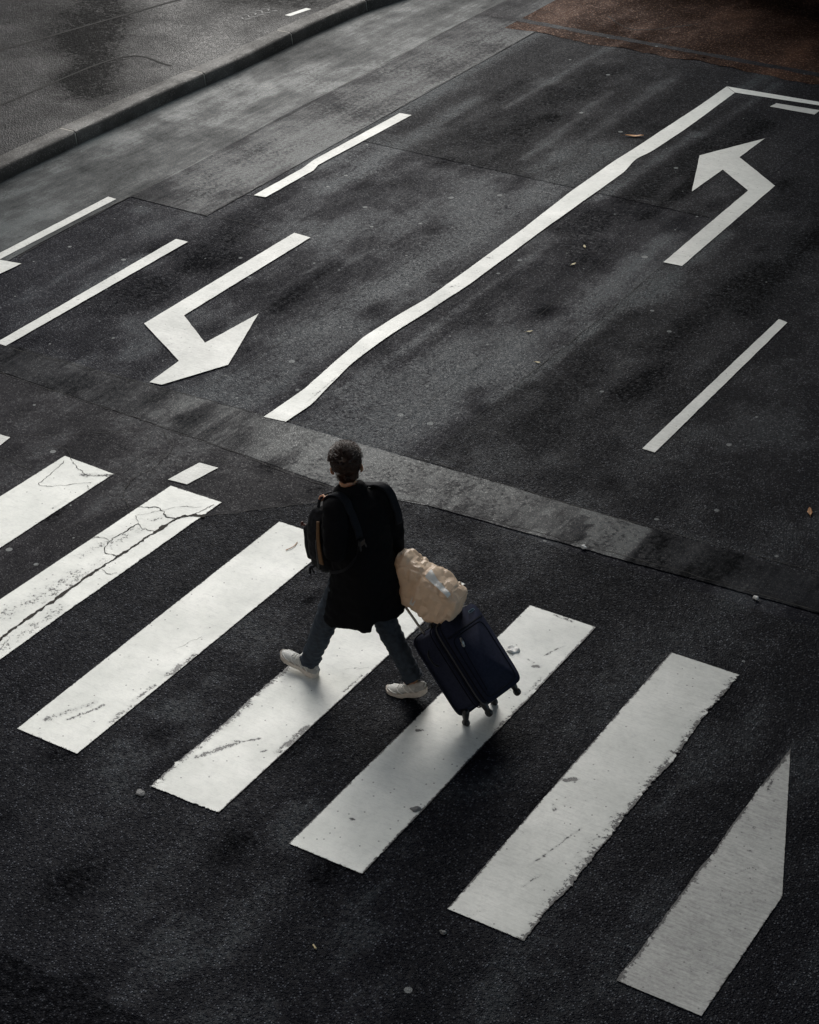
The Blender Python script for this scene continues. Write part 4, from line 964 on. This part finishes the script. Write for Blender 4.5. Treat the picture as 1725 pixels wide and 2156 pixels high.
ribbon('grab_loop', [top - pl * 0.03 - pf * 0.02, top - pl * 0.03 + Z * 0.055 - pf * 0.035, top + pl * 0.0 + Z * 0.095 - pf * 0.045, top + pl * 0.055 + Z * 0.07 - pf * 0.02, top + pl * 0.065 - pf * 0.005], 0.011, M['strap'], pf, 0.004)
# strap over the left shoulder, down the back and under the arm to the bag
ribbon('shoulder_strap', [top + pl * 0.06 - pf * 0.05, V((-6.02, 8.79, 1.455)), V((-5.955, 8.80, 1.50)), V((-5.885, 8.79, 1.46)), V((-5.81, 8.765, 1.36)), V((-5.775, 8.76, 1.26))], (0.032, 0.026), M['strap'], V((0.3, 1, 0)), 0.008, hug=True)
ribbon('webbing', [V((-5.775, 8.76, 1.26)), V((-5.775, 8.735, 1.17)), V((-5.85, 8.70, 1.05)), V((-5.98, 8.735, 0.96)), PB - pu * 0.18 + pl * 0.11 - pf * 0.06], 0.010, M['pack'], V((0.3, 0.3, 1)), 0.003, hug=True)
ribbon('shoulder_strap', [top - pl * 0.07 - pf * 0.05, V((-5.96, 9.045, 1.44)), V((-5.865, 9.06, 1.50)), V((-5.775, 9.075, 1.45)), V((-5.715, 9.085, 1.34)), V((-5.69, 9.09, 1.22))], (0.032, 0.026), M['strap'], V((0.3, 1, 0)), 0.009, hug=True)
bm = bmesh.new(); box(bm, V((-5.767, 8.752, 1.245)), V((1, 0, 0)), V((0, 1, 0)), Z, 0.010, 0.024, 0.018)
for k in (-1, 1): tube(bm, [V((-5.762, 8.752 + 0.022 * k, 1.24)), V((-5.752, 8.752 + 0.030 * k, 1.205))], 0.005, 6)
edge_split(link_bm('buckle', bm, M['black_plastic'], bag_root, PB))
ribbon('back_binding', [PB + pl * 0.132 - pf * 0.06 + pu * 0.17, PB + pl * 0.152 - pf * 0.065 + pu * 0.05, PB + pl * 0.156 - pf * 0.07 - pu * 0.05, PB + pl * 0.152 - pf * 0.07 - pu * 0.12], (0.012, 0.020), M['tan'], pf, 0.006)  # tan strip paints in a warm-lit edge beside the arm
bm = bmesh.new(); c0 = PB + pf * 0.135 + pu * 0.05 + pl * 0.05
tube(bm, [c0, c0 + pf * 0.035 - Z * 0.004], [0.010, 0.008], 8); ell(bm, c0 + pf * 0.042, pf * 0.010, pl * 0.012, Z * 0.018, 10, 8)
link_bm('side_clip', bm, M['clip'], bag_root, PB)
bm = bmesh.new(); c0 = PB + pf * 0.06 - pu * 0.20 + pl * 0.10
tube(bm, smooth_path([c0, c0 + pf * 0.03 - Z * 0.02, c0 + pf * 0.035 - Z * 0.06], 4), 0.008, 8); tube(bm, [c0 + pf * 0.02 - Z * 0.01, c0 - Z * 0.05], 0.005, 8)
link_bm('lower_strap', bm, M['strap'], bag_root, PB)

# ------------------------------------------------------------------ suitcase, tipped onto its rear castors
SO = V((-5.127, 8.873, 0.065)); ph, th = 1.422, 0.767
sw = V((math.cos(ph), math.sin(ph), 0)); sb = V((math.sin(ph), -math.cos(ph), 0))
sh = (-sb * math.sin(th) + Z * math.cos(th)).normalized(); sdp = (sb * math.cos(th) + Z * math.sin(th)).normalized()
SH, SD, SW = 0.585, 0.305, 0.360
BASE = SO + sw * SW / 2; BASE = V((BASE.x, BASE.y, 0))
case = empty('suitcase', BASE)
tag(case, 'large navy fabric suitcase tilted and pulled behind the walking person', 'suitcase')
def spt(w, h, d): return SO + sw * w + sh * h + sdp * d
bm = bmesh.new()
rbox(bm, spt(SW / 2, SH / 2, 0.105), sw, sh, sdp, SW / 2, SH / 2, 0.105, 9, 72, 0.022, 5)
link_bm('shell', bm, M['navy'], case, BASE)
bm = bmesh.new()
rbox(bm, spt(SW / 2, SH / 2, 0.245), sw, sh, sdp, SW / 2 - 0.010, SH / 2 - 0.008, 0.042, 9, 72, 0.010, 4)
link_bm('expander', bm, M['navy_dark'], case, BASE)
bm = bmesh.new()
rbox(bm, spt(SW / 2, SH / 2, 0.285), sw, sh, sdp, SW / 2 + 0.001, SH / 2 + 0.001, 0.030, 9, 72, 0.022, 5)
fp = link_bm('front_panel', bm, M['navy'], case, BASE)
def ring_tube(w0, w1, h0, h1, d, r, name, mat, parent, n=9):
    bm = bmesh.new(); c = spt((w0 + w1) / 2, (h0 + h1) / 2, d)
    p = sup(c, sw, sh, (w1 - w0) / 2, (h1 - h0) / 2, n, 90); rr = []
    for i in range(90):
        dd = (p[(i + 1) % 90] - p[i - 1]).normalized(); a = (p[i] - c); a = (a - dd * a.dot(dd)); a = (a - sdp * a.dot(sdp)).normalized()
        rr.append([p[i] + a * (r * math.cos(t)) + sdp * (r * math.sin(t)) for t in np.linspace(0, 2 * math.pi, 7)[:-1]])
    vs = [[bm.verts.new(q) for q in ring] for ring in rr]
    for i in range(90):
        for k in range(6): bm.faces.new((vs[i][k], vs[i][(k + 1) % 6], vs[(i + 1) % 90][(k + 1) % 6], vs[(i + 1) % 90][k]))
    return link_bm(name, bm, mat, parent, BASE)
ring_tube(-0.003, SW + 0.003, -0.003, SH + 0.003, 0.268, 0.0045, 'piping', M['zip'], case)
ring_tube(-0.001, SW + 0.001, -0.001, SH + 0.001, 0.196, 0.0045, 'zip', M['navy_dark'], case)
ring_tube(-0.001, SW + 0.001, -0.001, SH + 0.001, 0.022, 0.0045, 'piping', M['navy_dark'], case)
ring_tube(0.03, SW - 0.03, 0.028, SH - 0.125, 0.3155, 0.004, 'pocket_seam', M['navy_dark'], fp)
bm = bmesh.new(); box(bm, spt(SW / 2, SH - 0.105, 0.3155), sw, sh, sdp, SW / 2 - 0.012, 0.006, 0.004); link_bm('pocket_flap_seam', bm, M['navy_dark'], fp, BASE)
bm = bmesh.new(); tube(bm, smooth_path([spt(0.085, SH - 0.17, 0.316), spt(0.07, SH - 0.30, 0.317), spt(0.06, 0.08, 0.316)], 6), 0.0035, 6)
zp = link_bm('pocket_zip', bm, M['navy_dark'], fp, BASE)
bm = bmesh.new()
tube(bm, [spt(0.100, SH - 0.150, 0.318), spt(0.086, SH - 0.195, 0.320)], [0.008, 0.010], 8, flat=0.5); ell(bm, spt(0.093, SH - 0.172, 0.322), sw * 0.011, sh * 0.020, sdp * 0.005, 10, 8)
link_bm('zip_pull', bm, M['steel'], zp, BASE)
bm = bmesh.new()
box(bm, spt(SW - 0.062, SH - 0.042, 0.316), sw, sh, sdp, 0.026, 0.0085, 0.003)
lt = link_bm('name_tag', bm, M['tag'], fp, BASE, smooth=False)
bm = bmesh.new()
for k in range(6):
    u = SW - 0.081 + k * 0.0072
    box(bm, spt(u, SH - 0.042, 0.3195), sw, sh, sdp, 0.0016, 0.0055, 0.0012)
    if k % 2: box(bm, spt(u + 0.002, SH - 0.039 - 0.005 * (k % 3), 0.3195), sw, sh, sdp, 0.0026, 0.0013, 0.0011)
link_bm('lettering', bm, M['navy'], lt, BASE, smooth=False)
bm = bmesh.new()
tube(bm, smooth_path([spt(-0.004, SH * 0.62, 0.105), spt(-0.022, SH * 0.66, 0.105), spt(-0.024, SH * 0.76, 0.105), spt(-0.004, SH * 0.80, 0.105)], 6), 0.011, 8, flat=0.5)
link_bm('side_handle', bm, M['black_plastic'], case, BASE)
bm = bmesh.new()
tube(bm, smooth_path([spt(SW / 2 - 0.07, SH + 0.004, 0.12), spt(SW / 2 - 0.05, SH + 0.022, 0.12), spt(SW / 2 + 0.05, SH + 0.022, 0.12), spt(SW / 2 + 0.07, SH + 0.004, 0.12)], 6), 0.012, 8, flat=0.5)
link_bm('top_handle', bm, M['black_plastic'], case, BASE)
HT = (GRIP - spt(SW / 2, SH, 0.03)); hl = HT.dot(sh)
hax = (GRIP - spt(SW / 2, SH, 0.03)).normalized()
bm = bmesh.new()
for k in (-1, 1):
    tube(bm, [spt(SW / 2 + 0.075 * k, SH - 0.01, 0.03), spt(SW / 2 + 0.075 * k, SH, 0.03) + hax * (HT.length - 0.01)], 0.0085, 10)
th_ = link_bm('trolley_handle', bm, M['steel'], case, BASE)
bm = bmesh.new()
tube(bm, smooth_path([spt(SW / 2 - 0.078, SH, 0.03) + hax * (HT.length - 0.03), spt(SW / 2 - 0.07, SH, 0.03) + hax * HT.length, spt(SW / 2, SH, 0.03) + hax * (HT.length + 0.004), spt(SW / 2 + 0.07, SH, 0.03) + hax * HT.length, spt(SW / 2 + 0.078, SH, 0.03) + hax * (HT.length - 0.03)], 5), 0.0125, 10)
link_bm('grip', bm, M['black_plastic'], th_, BASE)
for w_, d_ in ((0.035, 0.045), (SW - 0.035, 0.045), (0.035, 0.245), (SW - 0.035, 0.245)):
    top_ = spt(w_, 0.012, d_)
    if d_ < 0.1: ctr = V((top_.x + 0.004, top_.y, 0.0265))
    else: ctr = top_ - sh * 0.055 - Z * 0.010 + sb * 0.004
    bm = bmesh.new()
    tube(bm, [top_, top_.lerp(ctr, 0.55)], [0.026, 0.020], 12)
    for k in (-1, 1):
        tube(bm, [top_.lerp(ctr, 0.5) + sw * 0.011 * k, ctr + sw * 0.017 * k], [0.010, 0.011], 8, flat=0.6, ref=sw)
    cs = link_bm('castor', bm, M['black_plastic'], case, BASE)
    bm = bmesh.new(); rr = []
    e1 = sb; e2 = Z
    for u, r in ((-0.012, 0.018), (-0.011, 0.025), (-0.007, 0.0265), (0.007, 0.0265), (0.011, 0.025), (0.012, 0.018)):
        rr.append(sup(ctr + sw * u, e1, e2, r, r, 2, 22))
    skin_rings(bm, rr); link_bm('wheel', bm, M['black_plastic'], cs, BASE)

# ------------------------------------------------------------------ brown paper bag riding on the suitcase
BC = V((-5.475, 9.07, 0.82))
bu = V((0.955, 0.0, -0.29)).normalized(); bv = V((0.0, -0.03, -1.0)); bv = (bv - bu * bv.dot(bu)).normalized(); bn = bu.cross(bv); bn = bn if bn.y < 0 else -bn
paper = empty('paper_bag', BC - V((0, 0, 0.14)))
tag(paper, 'crumpled brown paper carrier bag lying on top of the navy suitcase', 'paper bag')
PO = BC - V((0, 0, 0.14))
def bag_ring(s):
    """s 0 = open end by the hand, 1 = closed bottom"""
    hv_ = np.interp(s, [0, 0.12, 0.5, 0.85, 1.0], [0.125, 0.150, 0.158, 0.142, 0.105])
    hn_ = np.interp(s, [0, 0.12, 0.5, 0.85, 1.0], [0.075, 0.095, 0.115, 0.110, 0.085])
    off = np.interp(s, [0, 0.3, 1.0], [-0.015, 0.0, 0.012])
    c = BC + bu * (-0.265 + 0.485 * s) + bv * off
    return sup(c, bv, bn, hv_, hn_, 4.5, 72)
bm = bmesh.new(); rings = [bag_ring(s) for s in np.linspace(0, 1, 50)]
for e, f in ((0.008, 0.93), (0.016, 0.75), (0.020, 0.45)):
    c = BC + bu * (0.215 + e) + bv * 0.012
    rings.append([c + (p - BC - bu * 0.215 - bv * 0.012) * f for p in bag_ring(1.0)])
def paper_fold(q):
    p = V(((q - BC).dot(bu) * 9, (q - BC).dot(bv) * 9, (q - BC).dot(bn) * 9))
    d, _ = mnoise.voronoi(p * 0.62 + V((2, 5, 1))); d2, _ = mnoise.voronoi(p * 1.5 + V((3, 1, 7)))
    return 0.046 * min(0.5, d[1] - d[0]) - 0.014 + 0.036 * min(0.4, d2[1] - d2[0]) + 0.006 * mnoise.noise(p * 0.9)
for i, r in enumerate(rings):
    c = sum((p for p in r), V((0, 0, 0))) / len(r)
    for p in r:
        n = (p - c); n.normalize(); p += n * paper_fold(p.copy()) + V(rng.normal(0, 0.0006, 3))
    if i == 0:
        for k, p in enumerate(r): p -= bu * (0.014 * math.sin(k * 0.35) + 0.004 * (k % 2) - 0.02 * (1 if 18 < k < 54 else 0))
skin_rings(bm, rings, caps=(False, True))
pb = edge_split(link_bm('bag_body', bm, M['kraft'], paper, PO, smooth=True), 14)
pb.data.materials[0] = M['kraft']
def on_bag(s, t, lift=0.003):
    """point on the camera-side face: s along the bag, t across (-1 top .. 1 bottom)"""
    r = bag_ring(s); c = sum((p for p in r), V((0, 0, 0))) / len(r)
    a = math.pi / 2 * (1 - t) if t >= 0 else math.pi / 2 * (1 - t)
    k = a / (2 * math.pi) * 72; i = int(math.floor(k)) % 72; f = k - math.floor(k)
    p = r[i].lerp(r[(i + 1) % 72], f); n = (p - c).normalized()
    return p + n * (paper_fold(p.copy()) + lift), n
def bag_patch(name, s0, s1, t0, t1, mat, skew=0.0, shape=None):
    bm = bmesh.new(); g = []
    n1, n2 = 14, 10
    for i in range(n1):
        row = []
        for j in range(n2):
            a, b = i / (n1 - 1), j / (n2 - 1)
            if shape: a, b = shape(a, b)
            row.append(bm.verts.new(on_bag(s0 + (s1 - s0) * a, t0 + (t1 - t0) * b + skew * a, 0.013)[0]))
        g.append(row)
    for i in range(n1 - 1):
        for j in range(n2 - 1): bm.faces.new((g[i][j], g[i + 1][j], g[i + 1][j + 1], g[i][j + 1]))
    return link_bm(name, bm, mat, paper, PO)
bag_patch('paper_label', 0.50, 0.90, -0.98, -0.66, M['white_paper'], 0.20)  # white label, also painting in the overexposed sunlit top edge
bag_patch('torn_sticker', 0.46, 0.53, 0.0, 0.11, M['white_paper'], 0.0, lambda a, b: (a, b * (0.25 + 0.75 * (1 - a)) + 0.35 * math.sin(a * 3.0)))  # small glint painted on as a white shape
# two flat twisted paper handles at the open end
for sg in (-1, 1):
    bm = bmesh.new(); e = BC - bu * 0.215 + bn * (0.058 * sg)
    tube(bm, smooth_path([e + bv * 0.06, e - bu * 0.05 + bv * 0.05, e - bu * 0.085, e - bu * 0.05 - bv * 0.05, e - bv * 0.06], 6), 0.005, 6)
    link_bm('carry_handle', bm, M['kraft_in'], paper, PO)

# ------------------------------------------------------------------ litter and leaves on the road
def leaf(x, y, ln, wd, yaw, label, mat=M['leaf'], z=0.012, cat='leaf', name='fallen_leaf'):
    bm = bmesh.new(); rr = []
    c, s = math.cos(yaw), math.sin(yaw)
    for t in np.linspace(0, 1, 9):
        w = wd * math.sin(math.pi * min(1, t * 0.95 + 0.03)) ** 0.8 * (1 + 0.15 * math.sin(t * 17)); u = (t - 0.5) * ln; bend = 0.005 * ln / 0.12 * (4 * (t - 0.5) ** 2)
        row = []
        for k in (-1, -0.5, 0, 0.5, 1):
            row.append(V((u * c - k * w * s, u * s + k * w * c, 0.002 + bend + 0.18 * wd * k * k * (1 + 0.6 * math.sin(t * 9)))))
        rr.append(row)
    skin_rings(bm, rr, closed=False)
    tube(bm, [rr[0][2], rr[0][2] - V((c, s, 0)) * ln * 0.25], [0.0012, 0.001], 5)
    o = link_bm(name, bm, mat); o.location = (x, y, z)
    o.modifiers.new('thick', 'SOLIDIFY').thickness = 0.0012
    return tag(o, label, cat)
leaf(-8.83, 18.93, 0.20, 0.022, 0.5, 'curled orange leaf lying just left of the bend in the centre line')
leaf(-4.218, 12.514, 0.11, 0.018, 2.0, 'thin brown leaf near the right edge above the dark trench strip', z=0.008)
leaf(-7.49, 14.12, 0.06, 0.011, 0.9, 'small pale leaf scrap on the road between the two lane arrows', M['leaf_pale'], 0.006)
leaf(-7.83, 15.60, 0.065, 0.012, 1.3, 'small yellow leaf beside the long centre line, nearer the crossing', M['leaf_pale'], 0.006)
leaf(-7.93, 16.02, 0.06, 0.012, 2.2, 'small yellow leaf beside the long centre line, farther from the crossing', M['leaf_pale'], 0.006)
leaf(-7.142, 13.63, 0.05, 0.011, 0.2, 'pale leaf fragment on the asphalt left of the lone right lane dash', M['leaf_pale'], 0.006)
def lump(name, x, y, r, h, label, cat, mat, seed, z=0.006):
    bm = bmesh.new(); ell(bm, (0, 0, h * 0.6), (r, 0, 0), (0, r * 0.75, 0), (0, 0, h), 12, 8)
    for v in bm.verts: v.co += v.co.normalized() * (mnoise.noise(v.co * (1.2 / r) + V((seed, 0, 0))) * r * 0.45)
    o = link_bm(name, bm, mat, smooth=False); o.location = (x, y, z); return tag(o, label, cat)
lump('pebble', -6.441, 7.281, 0.034, 0.008, 'grey pebble on the asphalt below the ragged zebra stripe', 'stone', M['stone'], 3)
lump('paper_scrap', -4.93, 8.02, 0.035, 0.010, 'torn grey paper scrap on asphalt between the two stripes right of the suitcase', 'litter', M['stone'], 5)
lump('paper_scrap', -4.101, 11.217, 0.022, 0.012, 'tiny bright white scrap on the lower rim of the dark trench strip, right', 'litter', M['white_paper'], 8, 0.009)  # glint on the road, painted as a white lump
lump('paper_scrap', -5.434, 11.186, 0.022, 0.012, 'tiny white scrap on the lower rim of the trench strip above the suitcase', 'litter', M['white_paper'], 9, 0.009)  # second road glint, also a white-coloured lump
lump('pebble', -4.246, 7.193, 0.022, 0.010, 'small pale pebble on the dark asphalt between the two last zebra stripes', 'stone', M['stone'], 12)
def butt(x, y, yaw, label):
    bm = bmesh.new(); tube(bm, [(0, 0, 0.005), (0.03 * math.cos(yaw), 0.03 * math.sin(yaw), 0.005)], 0.0055, 8)
    o = link_bm('cigarette_butt', bm, M['leaf_pale']); o.location = (x, y, 0.006); return tag(o, label, 'litter')
butt(-4.778, 6.718, 2.6, 'pale cigarette butt on the dark asphalt at the very bottom of the picture')
# crumpled white cup lid lying on the stripe beside the case
bm = bmesh.new()
rr = []
for r, z in ((0.030, 0.012), (0.036, 0.014), (0.040, 0.012), (0.043, 0.002), (0.046, 0.001)):
    rr.append([V((r * math.cos(a) * (1 + 0.1 * math.sin(2 * a)), r * 0.9 * math.sin(a), z + 0.006 * math.sin(3 * a))) for a in np.linspace(0, 2 * math.pi, 25)[:-1]])
skin_rings(bm, rr[::-1])
o = link_bm('cup_lid', bm, M['white_paper']); o.location = (-5.24, 9.78, 0.0125)
tag(o, 'crushed white cup lid on the zebra stripe right beside the suitcase', 'litter')
# thin dry twig on the long stripe
bm = bmesh.new(); tube(bm, smooth_path([(-7.26, 10.02, 0.016), (-7.24, 10.08, 0.018), (-7.25, 10.15, 0.016)], 5), 0.003, 6)
tag(link_bm('twig', bm, M['leaf'], origin=(-7.25, 10.08, 0.012)), 'thin dry twig on the zebra stripe beside the backpack', 'twig')
